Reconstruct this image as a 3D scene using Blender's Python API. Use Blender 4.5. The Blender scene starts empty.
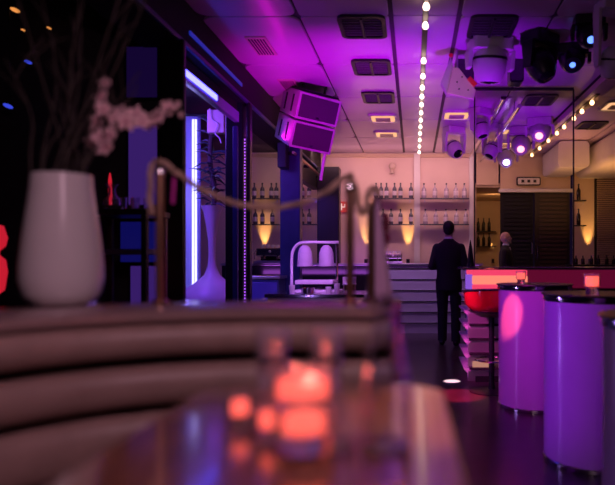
import bpy, bmesh, math, random
from mathutils import Vector, Matrix, Euler
random.seed(7)
PI = math.pi
C = bpy.context.scene.collection
scene = bpy.context.scene

# ------------------------------------------------------------------ camera
cd = bpy.data.cameras.new('camera'); cam = bpy.data.objects.new('camera', cd); C.objects.link(cam)
cam.location = (0, 0, 1.26); cam.rotation_euler = (PI/2, 0, 0)
cd.sensor_width = 36; cd.lens = 35.12
cd.shift_x = -(414-307.5)/615; cd.shift_y = (258-242.5)/615
cd.clip_start = 0.05; cd.clip_end = 100
cd.dof.use_dof = True; cd.dof.focus_distance = 8.6; cd.dof.aperture_fstop = 1.45
scene.camera = cam
# ------------------------------------------------------------------ world, exposure
w = bpy.data.worlds.new('world'); scene.world = w; w.use_nodes = True
w.node_tree.nodes['Background'].inputs[0].default_value = (0.25, 0.12, 0.6, 1)
w.node_tree.nodes['Background'].inputs[1].default_value = 0.02
vs = scene.view_settings
vs.view_transform = 'Standard'; vs.look = 'None'; vs.gamma = 1; vs.use_curve_mapping = False
vs.exposure = 0.0

# ------------------------------------------------------------------ lights
def aim(o, target):
    d = Vector(target)-Vector(o.location)
    o.rotation_euler = d.to_track_quat('-Z', 'Y').to_euler()
def area(name, loc, target, sx, sy, power, col):
    l = bpy.data.lights.new(name, 'AREA'); l.shape = 'RECTANGLE'; l.size = sx; l.size_y = sy
    l.energy = power; l.color = col
    o = bpy.data.objects.new(name, l); C.objects.link(o); o.location = loc; aim(o, target); return o
def spot(name, loc, target, deg, power, col, blend=0.6, rad=0.03):
    l = bpy.data.lights.new(name, 'SPOT'); l.energy = power; l.color = col
    l.spot_size = math.radians(deg); l.spot_blend = blend; l.shadow_soft_size = rad
    o = bpy.data.objects.new(name, l); C.objects.link(o); o.location = loc; aim(o, target); return o
def point(name, loc, power, col, rad=0.03):
    l = bpy.data.lights.new(name, 'POINT'); l.energy = power; l.color = col; l.shadow_soft_size = rad
    o = bpy.data.objects.new(name, l); C.objects.link(o); o.location = loc; return o
MAG = (0.62, 0.02, 0.85); VIO = (0.25, 0.03, 1.0); WARM = (1.0, 0.55, 0.25); PINK = (1.0, 0.35, 0.55)
# cove wash behind the left cornice, grazing up on to the ceiling
area('cove_wash', (-1.60, 7.2, 2.72), (-0.9, 7.2, 3.35), 2.6, 0.10, 7, (0.9, 0.0, 0.75))
# purple wash lights playing up on the ceiling
spot('ceiling_wash', (-0.5, 5.0, 1.5), (-0.85, 7.3, 3.35), 84, 230, (0.70, 0.0, 0.85), 1.0)
spot('ceiling_wash', (0.5, 5.4, 1.2), (0.30, 6.6, 3.35), 86, 220, (0.34, 0.0, 0.95), 1.0)
spot('ceiling_wash', (1.3, 7.6, 1.6), (1.4, 9.0, 3.35), 75, 110, (0.38, 0.0, 1.0), 1.0)
# violet key lights on the drum tables, from the left
spot('violet_key', (-1.55, 2.5, 2.1), (1.1, 3.9, 0.75), 34, 200, (0.50, 0.01, 1.0), 0.7, 0.12)
spot('magenta_key', (-0.1, 3.6, 2.9), (1.0, 5.1, 0.6), 34, 240, (0.80, 0.01, 0.75), 0.8, 0.1)
area('drum_streak_light', (-1.75, 3.95, 0.38), (2.0, 3.95, 0.38), 0.05, 0.62, 5.0, (0.45, 0.22, 1.0))  # unseen upright light, added to put a gloss streak on the drums
# warm bounce on the back ceiling and pink wash down the bottle wall
area('bar_wash', (-0.6, 10.9, 3.2), (-0.6, 12.0, 1.7), 4.2, 0.12, 32, (1.0, 0.50, 0.52))
area('bar_violet', (-0.8, 11.0, 1.0), (-0.8, 12.0, 1.9), 4.0, 0.10, 12, (0.60, 0.12, 1.0))
area('warm_ceiling', (0.1, 10.9, 2.3), (0.1, 10.7, 3.35), 2.4, 0.5, 7, (1.0, 0.50, 0.28))
area('warm_right', (3.0, 10.2, 2.2), (3.0, 10.6, 3.35), 1.6, 1.0, 12, (1.0, 0.42, 0.14))
area('alcove_light', (1.75, 13.2, 2.6), (1.75, 14.9, 1.5), 0.3, 0.3, 5, (1.0, 0.5, 0.22))
spot('door_wall_light', (2.4, 9.6, 2.4), (2.4, 12.0, 2.95), 50, 5, (1.0, 0.55, 0.38), 0.8)
spot('counter_violet', (-0.7, 9.0, 2.9), (-1.0, 11.1, 0.8), 50, 130, (0.62, 0.14, 1.0), 0.8)
# lavender light on the slatted left counter
spot('counter_wash', (-0.5, 7.6, 3.2), (0.0, 10.0, 0.7), 40, 520, (0.72, 0.36, 1.0), 0.8, 0.05)
# blue light in the side room
area('blue_side', (-2.9, 6.3, 2.9), (-2.5, 7.6, 1.0), 0.6, 0.6, 40, (0.20, 0.06, 1.0))
spot('blue_column', (-1.2, 7.6, 3.0), (-1.95, 9.0, 1.6), 50, 50, (0.03, 0.12, 1.0), 0.7)
# soft pinkish lamp over the banquette, and a warm spot on the edge of the table
area('booth_lamp', (0.0, 0.2, 2.2), (-0.4, 1.6, 1.05), 0.35, 0.35, 9.0, (1.0, 0.55, 0.72))
spot('table_spot', (0.05, 1.3, 2.9), (0.04, 1.02, 1.0), 14, 210, (1.0, 0.50, 0.14), 0.6, 0.03)

# ------------------------------------------------------------------ materials
def mat(name, col, rough=0.5, metal=0.0, trans=0.0, ior=1.45, emit=None, es=0.0, coat=0.0, noise=0.0, nscale=8, alpha=1.0, sheen=0.0, bump=0.0, bscale=60):
    m = bpy.data.materials.new(name); m.use_nodes = True
    nt = m.node_tree; b = nt.nodes['Principled BSDF']
    b.inputs['Base Color'].default_value = (*col, 1)
    b.inputs['Roughness'].default_value = rough; b.inputs['Metallic'].default_value = metal
    b.inputs['Transmission Weight'].default_value = trans; b.inputs['IOR'].default_value = ior
    b.inputs['Coat Weight'].default_value = coat; b.inputs['Coat Roughness'].default_value = 0.08
    b.inputs['Sheen Weight'].default_value = sheen
    b.inputs['Alpha'].default_value = alpha
    if emit: b.inputs['Emission Color'].default_value = (*emit, 1); b.inputs['Emission Strength'].default_value = es
    tc = nt.nodes.new('ShaderNodeTexCoord')
    if noise:
        n = nt.nodes.new('ShaderNodeTexNoise'); n.inputs['Scale'].default_value = nscale; n.inputs['Detail'].default_value = 5
        nt.links.new(tc.outputs['Object'], n.inputs['Vector'])
        r = nt.nodes.new('ShaderNodeValToRGB')
        a = [max(0, c*(1-noise)) for c in col]; z = [min(1, c*(1+noise)) for c in col]
        r.color_ramp.elements[0].color = (*a, 1); r.color_ramp.elements[1].color = (*z, 1)
        r.color_ramp.elements[0].position = 0.3; r.color_ramp.elements[1].position = 0.7
        nt.links.new(n.outputs['Fac'], r.inputs['Fac']); nt.links.new(r.outputs['Color'], b.inputs['Base Color'])
    if bump:
        n2 = nt.nodes.new('ShaderNodeTexNoise'); n2.inputs['Scale'].default_value = bscale
        nt.links.new(tc.outputs['Object'], n2.inputs['Vector'])
        bp = nt.nodes.new('ShaderNodeBump'); bp.inputs['Strength'].default_value = bump; bp.inputs['Distance'].default_value = 0.01
        nt.links.new(n2.outputs['Fac'], bp.inputs['Height']); nt.links.new(bp.outputs['Normal'], b.inputs['Normal'])
    return m
def wood(name, c1, c2, rough=0.3, scale=3.0):
    m = mat(name, c1, rough, coat=1.0); nt = m.node_tree; b = nt.nodes['Principled BSDF']; b.inputs['Coat Roughness'].default_value = 0.12
    tc = nt.nodes.new('ShaderNodeTexCoord'); mp = nt.nodes.new('ShaderNodeMapping'); mp.inputs['Scale'].default_value = (scale*6, scale*0.7, scale)
    n = nt.nodes.new('ShaderNodeTexNoise'); n.inputs['Scale'].default_value = 3; n.inputs['Detail'].default_value = 6
    r = nt.nodes.new('ShaderNodeValToRGB'); r.color_ramp.elements[0].color = (*c1, 1); r.color_ramp.elements[1].color = (*c2, 1)
    r.color_ramp.elements[0].position = 0.35; r.color_ramp.elements[1].position = 0.65
    nt.links.new(tc.outputs['Object'], mp.inputs['Vector']); nt.links.new(mp.outputs['Vector'], n.inputs['Vector'])
    nt.links.new(n.outputs['Fac'], r.inputs['Fac']); nt.links.new(r.outputs['Color'], b.inputs['Base Color'])
    return m
M = dict(
 ceil=mat('ceiling_lacquer', (0.62, 0.48, 0.62), 0.32, noise=0.04, nscale=2, coat=0.15),
 groove=mat('groove_dark', (0.10, 0.08, 0.09), 0.7),
 floor=mat('floor_dark', (0.030, 0.022, 0.025), 0.28, noise=0.3, nscale=5),
 backwall=mat('back_wall_cream', (0.74, 0.58, 0.50), 0.55, noise=0.04, nscale=2),
 warmwall=mat('warm_wall', (0.62, 0.47, 0.32), 0.6, noise=0.05, nscale=3),
 darkwall=mat('dark_wall', (0.03, 0.025, 0.035), 0.6, noise=0.2),
 black=mat('black_satin', (0.008, 0.008, 0.010), 0.35, noise=0.1),
 blackmat=mat('black_matte', (0.010, 0.009, 0.010), 0.8, noise=0.1),
 navy=mat('navy_frame', (0.03, 0.05, 0.16), 0.35, noise=0.1),
 white=mat('white_plastic', (0.72, 0.70, 0.68), 0.4, noise=0.03),
 beige=mat('beige_board', (0.62, 0.50, 0.40), 0.5, noise=0.05),
 vase=mat('vase_ceramic', (0.80, 0.77, 0.77), 0.18, coat=0.5, noise=0.02),
 chrome=mat('chrome', (0.8, 0.8, 0.82), 0.12, 1.0),
 steel=mat('brushed_steel', (0.6, 0.6, 0.62), 0.32, 1.0, noise=0.05),
 brass=mat('aged_brass', (0.62, 0.36, 0.24), 0.30, 1.0, noise=0.08),
 rope=mat('rope_fibre', (0.52, 0.36, 0.28), 0.9, noise=0.25, nscale=60),
 bottleglass=mat('bottle_clear_glass', (0.85, 0.84, 1.0), 0.0, trans=1.0, ior=1.45),
 glass=mat('clear_glass', (0.90, 0.88, 1.0), 0.04, trans=0.95, ior=1.45),
 redglass=mat('red_glass', (1.0, 0.06, 0.07), 0.08, trans=0.9, ior=1.3),
 leather=mat('tan_leather', (0.36, 0.24, 0.21), 0.42, noise=0.10, nscale=14, bump=0.15, bscale=90),
 ledge=mat('ledge_lacquer', (0.33, 0.22, 0.21), 0.22, coat=0.3, noise=0.1, nscale=6),
 tablewood=wood('table_wood', (0.13, 0.045, 0.025), (0.26, 0.105, 0.055), 0.22),
 drum=mat('satin_drum', (0.50, 0.30, 0.66), 0.26, coat=0.5, noise=0.02),
 slat=mat('slat_lacquer', (0.55, 0.48, 0.55), 0.35, noise=0.03),
 suit=mat('black_suit', (0.010, 0.010, 0.013), 0.85, noise=0.2, nscale=40, sheen=0.03),
 skin=mat('skin', (0.55, 0.33, 0.25), 0.5, noise=0.06, nscale=20),
 hair=mat('dark_hair', (0.015, 0.011, 0.010), 0.6, noise=0.3, nscale=60),
 shirt=mat('white_shirt', (0.75, 0.75, 0.78), 0.7),
 beard=mat('grey_beard', (0.30, 0.27, 0.25), 0.8, noise=0.3, nscale=60),
 shoe=mat('black_shoe', (0.01, 0.01, 0.01), 0.2),
 btl=mat('bottle_smoke_glass', (0.10, 0.10, 0.13), 0.10, coat=0.3),
 btlclear=mat('bottle_pale_glass', (0.40, 0.34, 0.42), 0.12, coat=0.4),
 btldark=mat('bottle_dark_glass', (0.015, 0.012, 0.010), 0.10),
 lab=mat('bottle_label', (0.62, 0.55, 0.62), 0.6, noise=0.1),
 cap=mat('bottle_cap', (0.03, 0.03, 0.035), 0.4),
 petal=mat('orchid_petal', (0.80, 0.52, 0.55), 0.6, noise=0.15, nscale=30),
 petalc=mat('orchid_centre', (0.45, 0.10, 0.22), 0.6),
 stem=mat('twig_bark', (0.045, 0.035, 0.030), 0.8, noise=0.3, nscale=30),
 leafd=mat('dark_leaf', (0.02, 0.05, 0.05), 0.5, noise=0.2),
 cloth=mat('lilac_cloth', (0.62, 0.38, 0.62), 0.8, noise=0.05, sheen=0.4),
 burg=mat('burgundy_flower', (0.25, 0.03, 0.08), 0.8, noise=0.3, nscale=40),
 grille=mat('speaker_grille', (0.05, 0.03, 0.055), 0.6, noise=0.3, nscale=200),
 cab=mat('speaker_cabinet', (0.50, 0.44, 0.50), 0.5, noise=0.06, nscale=12),
 red=mat('red_plastic', (0.7, 0.03, 0.03), 0.4),
 blind=mat('blind_slats', (0.45, 0.33, 0.22), 0.5),
 curtain=mat('sheer_curtain', (0.55, 0.55, 0.85), 0.7),
 wallrock=mat('purple_pane', (0.25, 0.15, 0.55), 0.25),
)
def glow(name, col, s): return mat(name, (0.02, 0.02, 0.02), 0.5, emit=col, es=s)
G = dict(
 bulb=glow('bulb_glow', (1.0, 0.66, 0.55), 4.2), bulb2=glow('amber_bulb_glow', (1.0, 0.50, 0.22), 5), tiny=glow('tiny_amber', (1.0, 0.35, 0.08), 0.9), tinyblue=glow('tiny_blue', (0.05, 0.08, 0.9), 0.8), blueedge=glow('blue_led_edge', (0.06, 0.06, 1.0), 11), bluedim=glow('dim_blue_led', (0.03, 0.05, 0.8), 0.35),
 warmpanel=glow('warm_panel_glow', (1.0, 0.50, 0.24), 1.0), blueled=glow('blue_white_led', (0.45, 0.42, 1.0), 2.6),
 purled=glow('purple_led', (0.45, 0.10, 1.0), 1.6), red=glow('red_glow', (1.0, 0.02, 0.05), 0.55),
 candle=glow('candle_glow', (1.0, 0.11, 0.07), 2.1), flame=glow('flame', (1.0, 0.35, 0.15), 3),
 pinkbar=glow('pink_light_box', (1.0, 0.06, 0.16), 0.9), pinkbar2=glow('salmon_light_box', (1.0, 0.26, 0.18), 1.0), magbar=glow('dark_magenta_box', (0.45, 0.01, 0.10), 0.22), viobar=glow('violet_end', (0.35, 0.12, 0.9), 0.7),
 lenspink=glow('pink_lens', (1.0, 0.30, 0.36), 3), lensvio=glow('violet_lens', (0.65, 0.45, 1.0), 10),
 lensblue=glow('blue_lens', (0.10, 0.22, 1.0), 2.5), floorl=glow('floor_light_glow', (1.0, 0.62, 0.70), 1.4),
 exit=glow('exit_red', (0.9, 0.06, 0.06), 0.55), exitw=glow('exit_white', (1.0, 0.7, 0.65), 0.9),
 blue=glow('blue_display', (0.03, 0.03, 0.8), 0.10), vio=glow('violet_panel', (0.22, 0.07, 0.80), 0.16), vio2=glow('dim_violet_panel', (0.12, 0.03, 0.6), 0.045),
 uplight=glow('uplight_glow', (1.0, 0.5, 0.16), 3),
)

# ------------------------------------------------------------------ mesh helpers
def link(name, bm, m, parent=None, smooth=True, bevel=0, loc=None, mods=()):
    me = bpy.data.meshes.new(name); bmesh.ops.recalc_face_normals(bm, faces=bm.faces)
    for f in bm.faces: f.smooth = smooth
    bm.to_mesh(me); bm.free()
    o = bpy.data.objects.new(name, me); C.objects.link(o)
    if m: me.materials.append(m)
    if parent: o.parent = parent
    if loc: o.location = loc
    if smooth:
        e = o.modifiers.new('wn', 'EDGE_SPLIT'); e.split_angle = math.radians(40)
    if bevel:
        if smooth: o.modifiers.remove(o.modifiers['wn'])
        for p in me.polygons: p.use_smooth = False
        b = o.modifiers.new('bev', 'BEVEL'); b.width = bevel; b.segments = 2; b.limit_method = 'ANGLE'
    return o
def B(): return bmesh.new()
def box(bm, c, s, rot=None):
    v = bmesh.ops.create_cube(bm, size=1)['verts']
    mtx = Matrix.Translation(c) @ (rot.to_matrix().to_4x4() if rot else Matrix.Identity(4)) @ Matrix.Diagonal((*s, 1))
    bmesh.ops.transform(bm, matrix=mtx, verts=v); return bm
def ball(bm, c, s, u=20, v=12, rot=None):
    if not hasattr(s, '__len__'): s = (s, s, s)
    vs_ = bmesh.ops.create_uvsphere(bm, u_segments=u, v_segments=v, radius=1)['verts']
    mtx = Matrix.Translation(c) @ (rot.to_matrix().to_4x4() if rot else Matrix.Identity(4)) @ Matrix.Diagonal((*s, 1))
    bmesh.ops.transform(bm, matrix=mtx, verts=vs_); return bm
def rings(bm, rs, caps=True, closed=False):
    n = len(rs[0]); vv = [[bm.verts.new(p) for p in r] for r in rs]
    pairs = list(zip(vv, vv[1:])) + ([(vv[-1], vv[0])] if closed else [])
    for a, b in pairs:
        for i in range(n): bm.faces.new((a[i], a[(i+1) % n], b[(i+1) % n], b[i]))
    if caps and not closed:
        bm.faces.new(vv[0][::-1]); bm.faces.new(vv[-1])
    return bm
def lathe(bm, prof, c=(0, 0, 0), seg=32, caps=True):
    return rings(bm, [[(c[0]+max(r, 0.0004)*math.cos(2*PI*i/seg), c[1]+max(r, 0.0004)*math.sin(2*PI*i/seg), c[2]+z) for i in range(seg)] for r, z in prof], caps)
def frame_of(d):
    d = Vector(d).normalized(); up = Vector((0, 0, 1)) if abs(d.z) < 0.95 else Vector((0, 1, 0))
    x = d.cross(up).normalized(); return x, x.cross(d).normalized()
def tube(bm, pts, r, seg=10, caps=True):
    pts = [Vector(p) for p in pts]; n = len(pts)
    rr = r if hasattr(r, '__len__') else [r]*n
    out = []
    px = None
    for i, p in enumerate(pts):
        d = pts[min(i+1, n-1)]-pts[max(i-1, 0)]
        if px is None: x, y = frame_of(d)
        else:
            dn = d.normalized(); x = (px-dn*px.dot(dn)).normalized(); y = x.cross(dn)
        px = x
        out.append([p+rr[i]*(x*math.cos(2*PI*k/seg)+y*math.sin(2*PI*k/seg)) for k in range(seg)])
    return rings(bm, out, caps)
def cyl(bm, a, b, r, seg=20, r2=None): return tube(bm, [a, b], [r, r2 if r2 is not None else r], seg)
def prism(bm, pts, off):   # polygon (3D points) extruded by an offset vector
    off = Vector(off); a = [bm.verts.new(p) for p in pts]; b = [bm.verts.new(Vector(p)+off) for p in pts]
    n = len(pts); bm.faces.new(a[::-1]); bm.faces.new(b)
    for i in range(n): bm.faces.new((a[i], a[(i+1) % n], b[(i+1) % n], b[i]))
    return bm
def rrect(x0, x1, y0, y1, r, n=5):
    out = []
    for cx, cy, a0 in ((x1-r, y1-r, 0), (x0+r, y1-r, PI/2), (x0+r, y0+r, PI), (x1-r, y0+r, 3*PI/2)):
        for k in range(n+1):
            a = a0+PI/2*k/n; out.append((cx+r*math.cos(a), cy+r*math.sin(a)))
    return out
def spline(ctrl, n=8):
    P = [Vector(p) for p in ctrl]; P = [2*P[0]-P[1]]+P+[2*P[-1]-P[-2]]; out = []
    for i in range(1, len(P)-2):
        for k in range(n):
            t = k/n; a, b, c, d = P[i-1:i+3]
            out.append(0.5*((2*b)+(c-a)*t+(2*a-5*b+4*c-d)*t*t+(3*b-a-3*c+d)*t**3))
    out.append(P[-2]); return out
def thing(name, label, cat, loc=(0, 0, 0), rz=0, group=None):
    o = bpy.data.objects.new(name, None); C.objects.link(o); o.location = loc; o.rotation_euler = (0, 0, rz)
    o.empty_display_size = 0.05
    return tag(o, label, cat, group)
def tag(o, label, cat, group=None):
    o['label'] = label; o['category'] = cat
    if group: o['group'] = group
    return o
def struct(name, bm, m, smooth=False, bevel=0):
    o = link(name, bm, m, smooth=smooth, bevel=bevel); o['kind'] = 'structure'; return o
def dup(root, loc, rz, label, group=None):
    r = root.copy(); C.objects.link(r); r.location = loc; r.rotation_euler = (0, 0, rz) if not hasattr(rz, '__len__') else rz
    r['label'] = label
    if group: r['group'] = group
    for ch in list(root.children):
        c = ch.copy(); C.objects.link(c); c.parent = r
        for g in list(ch.children):
            d = g.copy(); C.objects.link(d); d.parent = c
    return r
def X(u, Y): return (u-414)/600*Y
def Z(v, Y): return 1.26+(258-v)/600*Y
ORD = ['first', 'second', 'third', 'fourth', 'fifth', 'sixth', 'seventh', 'eighth', 'ninth', 'tenth', 'eleventh', 'twelfth']

# ================================================================== SETTING
struct('floor', box(B(), (0, 5.95, -0.05), (12.2, 18.3, 0.1)), M['floor'])
ceil = struct('ceiling', box(B(), (0, 5.95, 3.42), (12.2, 18.3, 0.1)), M['groove'])
def panels(x0, x1, ys, r=0.06, z=3.35, m='ceil'):
    for y0, y1 in ys:
        bm = B(); prism(bm, [(x, y, z) for x, y in rrect(x0, x1, y0+0.006, y1-0.006, r)], (0, 0, 0.022))
        link('ceiling_panel', bm, M[m], ceil, bevel=0.006)
rowA = [(-3, 2.5), (2.5, 3.9), (3.9, 5.2), (5.2, 6.5), (6.5, 7.8), (7.8, 9.1), (9.1, 10.4), (10.4, 11.97)]
panels(-1.86, -1.01, rowA, 0.12)
panels(-0.99, -0.22, rowA, 0.05)
panels(-0.18, 0.37, rowA, 0.02, 3.362)
panels(0.41, 1.20, rowA, 0.05)
panels(1.22, 2.12, rowA, 0.08)
panels(2.40, 3.10, rowA, 0.05)
panels(3.12, 5.9, rowA, 0.05)
# thin seams running either side of the bulb channel
struct('wall_back', box(B(), (-2.38, 12.05, 1.7), (7.2, 0.1, 3.4)), M['backwall'])
struct('wall_front', box(B(), (0, -3.05, 1.7), (12.2, 0.1, 3.4)), M['darkwall'])
struct('wall_left', box(B(), (-6.05, 4.5, 1.7), (0.1, 15.1, 3.4)), M['darkwall'])
struct('wall_right', box(B(), (6.05, 5.95, 1.7), (0.1, 18.1, 3.4)), M['darkwall'])
# alcove left of the double door, then the wall round the door
bm = B(); box(bm, (1.22, 13.55, 1.35), (0.06, 3.0, 2.7)); box(bm, (2.20, 13.55, 1.35), (0.06, 3.0, 2.7))
box(bm, (1.71, 15.05, 1.35), (1.04, 0.1, 2.7)); box(bm, (1.71, 13.55, 2.72), (1.04, 3.0, 0.08)); box(bm, (1.47, 12.05, 3.04), (0.44, 0.1, 0.64))
struct('wall_alcove', bm, M['warmwall'])
bm = B(); box(bm, (2.43, 12.05, 2.98), (1.4, 0.1, 0.8)); box(bm, (4.6, 12.05, 1.7), (2.8, 0.1, 3.4))
struct('wall_back_right', bm, M['warmwall'])
# pilasters on the back wall
for k, u in enumerate((417, 471)):
    struct('trim_%d' % (k+1), box(B(), (X(u, 12), 11.96, 1.69), (0.12 if k == 0 else .08, 0.06, 3.3)), M['white'])
bm = B(); box(bm, (-1.9, 11.97, 3.30), (6.2, 0.05, 0.06)); struct('trim_3', bm, M['warmwall'])
# double door
d = struct('door_1', box(B(), (2.06, 12.02, 1.29), (0.66, 0.05, 2.56)), M['blackmat'])
bm = B()
for k in range(30): box(bm, (2.06, 11.985, 0.12+k*0.082), (0.52, 0.012, 0.05))
link('door_slats', bm, M['blackmat'], d)
bm = B(); tube(bm, [(2.35, 11.99, 1.35), (2.35, 11.93, 1.36), (2.35, 11.93, 1.55), (2.35, 11.99, 1.56)], 0.010, 8); link('door_handle', bm, M['steel'], d)
d = struct('door_2', box(B(), (2.76, 12.00, 1.29), (0.70, 0.05, 2.56)), mat('door_brown_black', (0.022, 0.014, 0.011), 0.5))
bm = B()
for k in range(30): box(bm, (2.78, 11.965, 0.12+k*0.082), (0.54, 0.012, 0.05))
link('door_slats', bm, mat('door_slat_brown', (0.05, 0.028, 0.02), 0.45), d)
bm = B(); tube(bm, [(2.46, 11.97, 1.25), (2.46, 11.92, 1.26), (2.46, 11.92, 1.5), (2.46, 11.97, 1.51)], 0.012, 8); link('door_handle', bm, M['chrome'], d)
struct('trim_4', box(B(), (2.43, 11.95, 2.60), (1.5, 0.10, 0.07)), M['white'], bevel=0.01)
# panel with three square lamps above the door
t = thing('indicator_panel', 'white panel with three small dark squares above the dark double door', 'sign', (X(529, 11.9), 11.93, Z(181, 11.9)))
bm = B(); prism(bm, [(x, 0, z) for x, z in rrect(-0.24, 0.24, -0.085, 0.085, 0.03)], (0, 0.03, 0)); link('frame', bm, M['black'], t)
bm = B(); prism(bm, [(x, -0.006, z) for x, z in rrect(-0.215, 0.215, -0.062, 0.062, 0.02)], (0, 0.006, 0)); link('face', bm, M['white'], t)
for sx in (-0.12, 0, 0.12): link('square', box(B(), (sx, -0.012, 0), (0.055, 0.01, 0.055)), M['black'], t, smooth=False)
# overhead white bulkhead lockers on the right
for k, (x0, x1, y0, y1, zb) in enumerate(((3.2, 5.6, 9.2, 11.9, 2.84),)):
    bm = B(); prism(bm, [(x, y0, z) for x, z in rrect(x0, x1, zb, 3.33, 0.12, 6)], (0, y1-y0, 0)); struct('trim_5', bm, M['white'], smooth=True)
bm = B(); prism(bm, [(x, 10.6, z) for x, z in rrect(2.55, 3.1, 2.86, 3.33, 0.08, 6)], (0, 1.3, 0)); struct('trim_6', bm, M['white'], smooth=True)
# window with blind
wn = struct('window_1', box(B(), (4.25, 11.97, 1.95), (1.3, 0.05, 2.0)), M['black'])
bm = B()
for k in range(46): box(bm, (4.25, 11.93, 1.0+k*0.042), (1.22, 0.03, 0.024), Euler((0.5, 0, 0)))
link('blind', bm, M['blind'], wn, smooth=False)

# left row of columns under a dark beam, with cornice
struct('trim_7', box(B(), (-2.03, 5.5, 3.16), (0.34, 17, 0.38)), M['blackmat'])
struct('trim_8', box(B(), (-1.845, 5.5, 2.985), (0.03, 12.9, 0.04)), M['navy'], bevel=0.008)
def column(u0, u1, Y, depth, m, n):
    x0, x1 = X(u0, Y), X(u1, Y)
    bm = B(); box(bm, ((x0+x1)/2, Y+depth/2, 1.49), (x1-x0, depth, 2.98))
    return struct('column_%d' % n if 0 else 'trim_%d' % n, bm, m, bevel=0.012)
column(160, 184, 4.7, 0.05, M['black'], 9)
column(225, 243, 6.6, 0.16, M['black'], 10)
column(246, 250, 6.62, 0.10, M['black'], 11)
c12 = column(280, 300, 8.9, 0.20, M['navy'], 12)
column(317, 339, 11.3, 0.30, M['black'], 13)
# LED line down the second column
led = struct('trim_14', box(B(), (X(244.5, 6.6), 6.62, 1.35), (0.012, 0.01, 2.5)), M['black'])
bm = B()
for k in range(70): box(bm, (X(244.5, 6.6), 6.612, 0.15+k*0.035), (0.012, 0.008, 0.016))
tag(link('led_strip', bm, G['purled'], smooth=False), 'thin purple LED strip running down the dark door column', 'LED strip')
# door header with blue edge, and the brass rail on the third bay
door = thing('glass_door_frame', 'blue-lit metal frame around the glass doorway to the side room', 'door frame', (-1.93, 5.65, 0))
bm = B(); box(bm, (0, 0, 2.79), (0.06, 1.74, 0.11)); link('header', bm, mat('blue_lit_metal', (0.35, 0.40, 0.75), 0.3), door, bevel=0.006)
for sy in (-0.84, 0.84): link('jamb', box(B(), (0, sy, 1.345), (0.05, 0.05, 2.68)), M['navy'], door, bevel=0.005)
bm = B(); box(bm, (-0.02, 0, 2.90), (0.05, 1.78, 0.10)); link('track_cover', bm, M['blackmat'], door, bevel=0.006)
link('led_edge', box(B(), (0.034, -0.35, 2.80), (0.010, 0.95, 0.05)), G['blueedge'], door, smooth=False)
tag(link('led_strip', box(B(), (-1.85, 5.7, 3.12), (0.012, 1.5, 0.035)), G['bluedim'], smooth=False), 'dim blue LED strip high on the black beam above the doorway', 'LED strip')
rl = thing('sliding_door_rail', 'brass rail on a dark beam above the blue column', 'rail', (-1.84, 10.1, 2.80))
bm = B(); cyl(bm, (0.08, -1.35, 0), (0.08, 1.4, 0), 0.022, 12); link('rail', bm, M['brass'], rl)
bm = B()
for y in (-1.25, 0, 1.25): box(bm, (0.03, y, 0.0), (0.09, 0.06, 0.05))
link('bracket', bm, M['black'], rl, bevel=0.004)
bm = B(); box(bm, (-0.07, 0.0, -0.05), (0.12, 2.9, 0.36)); link('beam', bm, M['black'], rl, bevel=0.006)

# partition with lit purple panes in the side room, left
part = struct('wall_side', box(B(), (-4.0, 4.95, 1.7), (4.0, 0.08, 3.4)), M['darkwall'])
for k, (u0, u1, v0, v1, g) in enumerate(((128, 158, 48, 98, 'vio2'), (130, 158, 126, 205, 'vio'), (122, 158, 222, 262, 'blue'), (132, 158, 266, 330, 'vio'))):
    Yp = 4.90
    x0, x1, z1, z0 = X(u0, Yp), X(u1, Yp), Z(v0, Yp), Z(v1, Yp)
    wnd = struct('window_%d' % (k+2), box(B(), ((x0+x1)/2, Yp-0.004, (z0+z1)/2), (x1-x0+0.05, 0.03, z1-z0+0.05)), M['black'])
    link('pane', box(B(), ((x0+x1)/2, Yp-0.022, (z0+z1)/2), (x1-x0, 0.008, z1-z0)), G[g], wnd, smooth=False)

# ================================================================== ceiling fixtures
def make_vent(lit, label, group):
    t = thing('ceiling_vent', label, 'ceiling vent', (0, 0, 3.35), 0, group)
    o = rrect(-0.21, 0.21, -0.26, 0.26, 0.07); i = rrect(-0.175, 0.175, -0.225, 0.225, 0.05)
    bm = B(); n = len(o)
    rings(bm, [[(x, y, 0) for x, y in o], [(x, y, -0.025) for x, y in o], [(x, y, -0.025) for x, y in i], [(x, y, 0) for x, y in i]], closed=True)
    link('frame', bm, M['black'] if not lit else M['white'], t)
    bm = B(); prism(bm, [(x, y, -0.008) for x, y in i], (0, 0, 0.006)); link('recess', bm, M['blackmat'] if not lit else G['warmpanel'], t, smooth=False)
    if lit: link('cover', box(B(), (0, 0.0, -0.03), (0.22, 0.2, 0.02)), M['beige'], t, bevel=0.008)
    else:
        link('divider', box(B(), (0.0, 0, -0.028), (0.025, 0.46, 0.02)), M['black'], t, bevel=0.004)
        bm = B()
        for k in range(7): box(bm, (0, -0.18+k*0.06, -0.014), (0.34, 0.012, 0.012))
        link('louvre', bm, mat('louvre_grey', (0.10, 0.09, 0.11), 0.5), t, smooth=False)
    return t
vd = make_vent(False, 'x', 'dark ceiling vents'); vl = make_vent(True, 'x', 'lit ceiling recesses')
first = {0: True, 1: True}
def put_vent(lit, x, y, label):
    p = vl if lit else vd
    if first[lit]:
        first[lit] = False; p.location = (x, y, 3.35); p['label'] = label; return p
    return dup(p, (x, y, 3.35), 0, label)
put_vent(0, -0.46, 5.40, 'dark ceiling vent left of the bulb string, the one nearest the viewer')
put_vent(0, -0.46, 6.55, 'dark ceiling vent left of the bulb string, second from the viewer')
put_vent(0, -0.46, 7.78, 'dark ceiling vent left of the bulb string, third and smallest looking')
put_vent(1, -0.46, 8.95, 'warm lit ceiling recess left of the bulb string, nearer of two')
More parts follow.
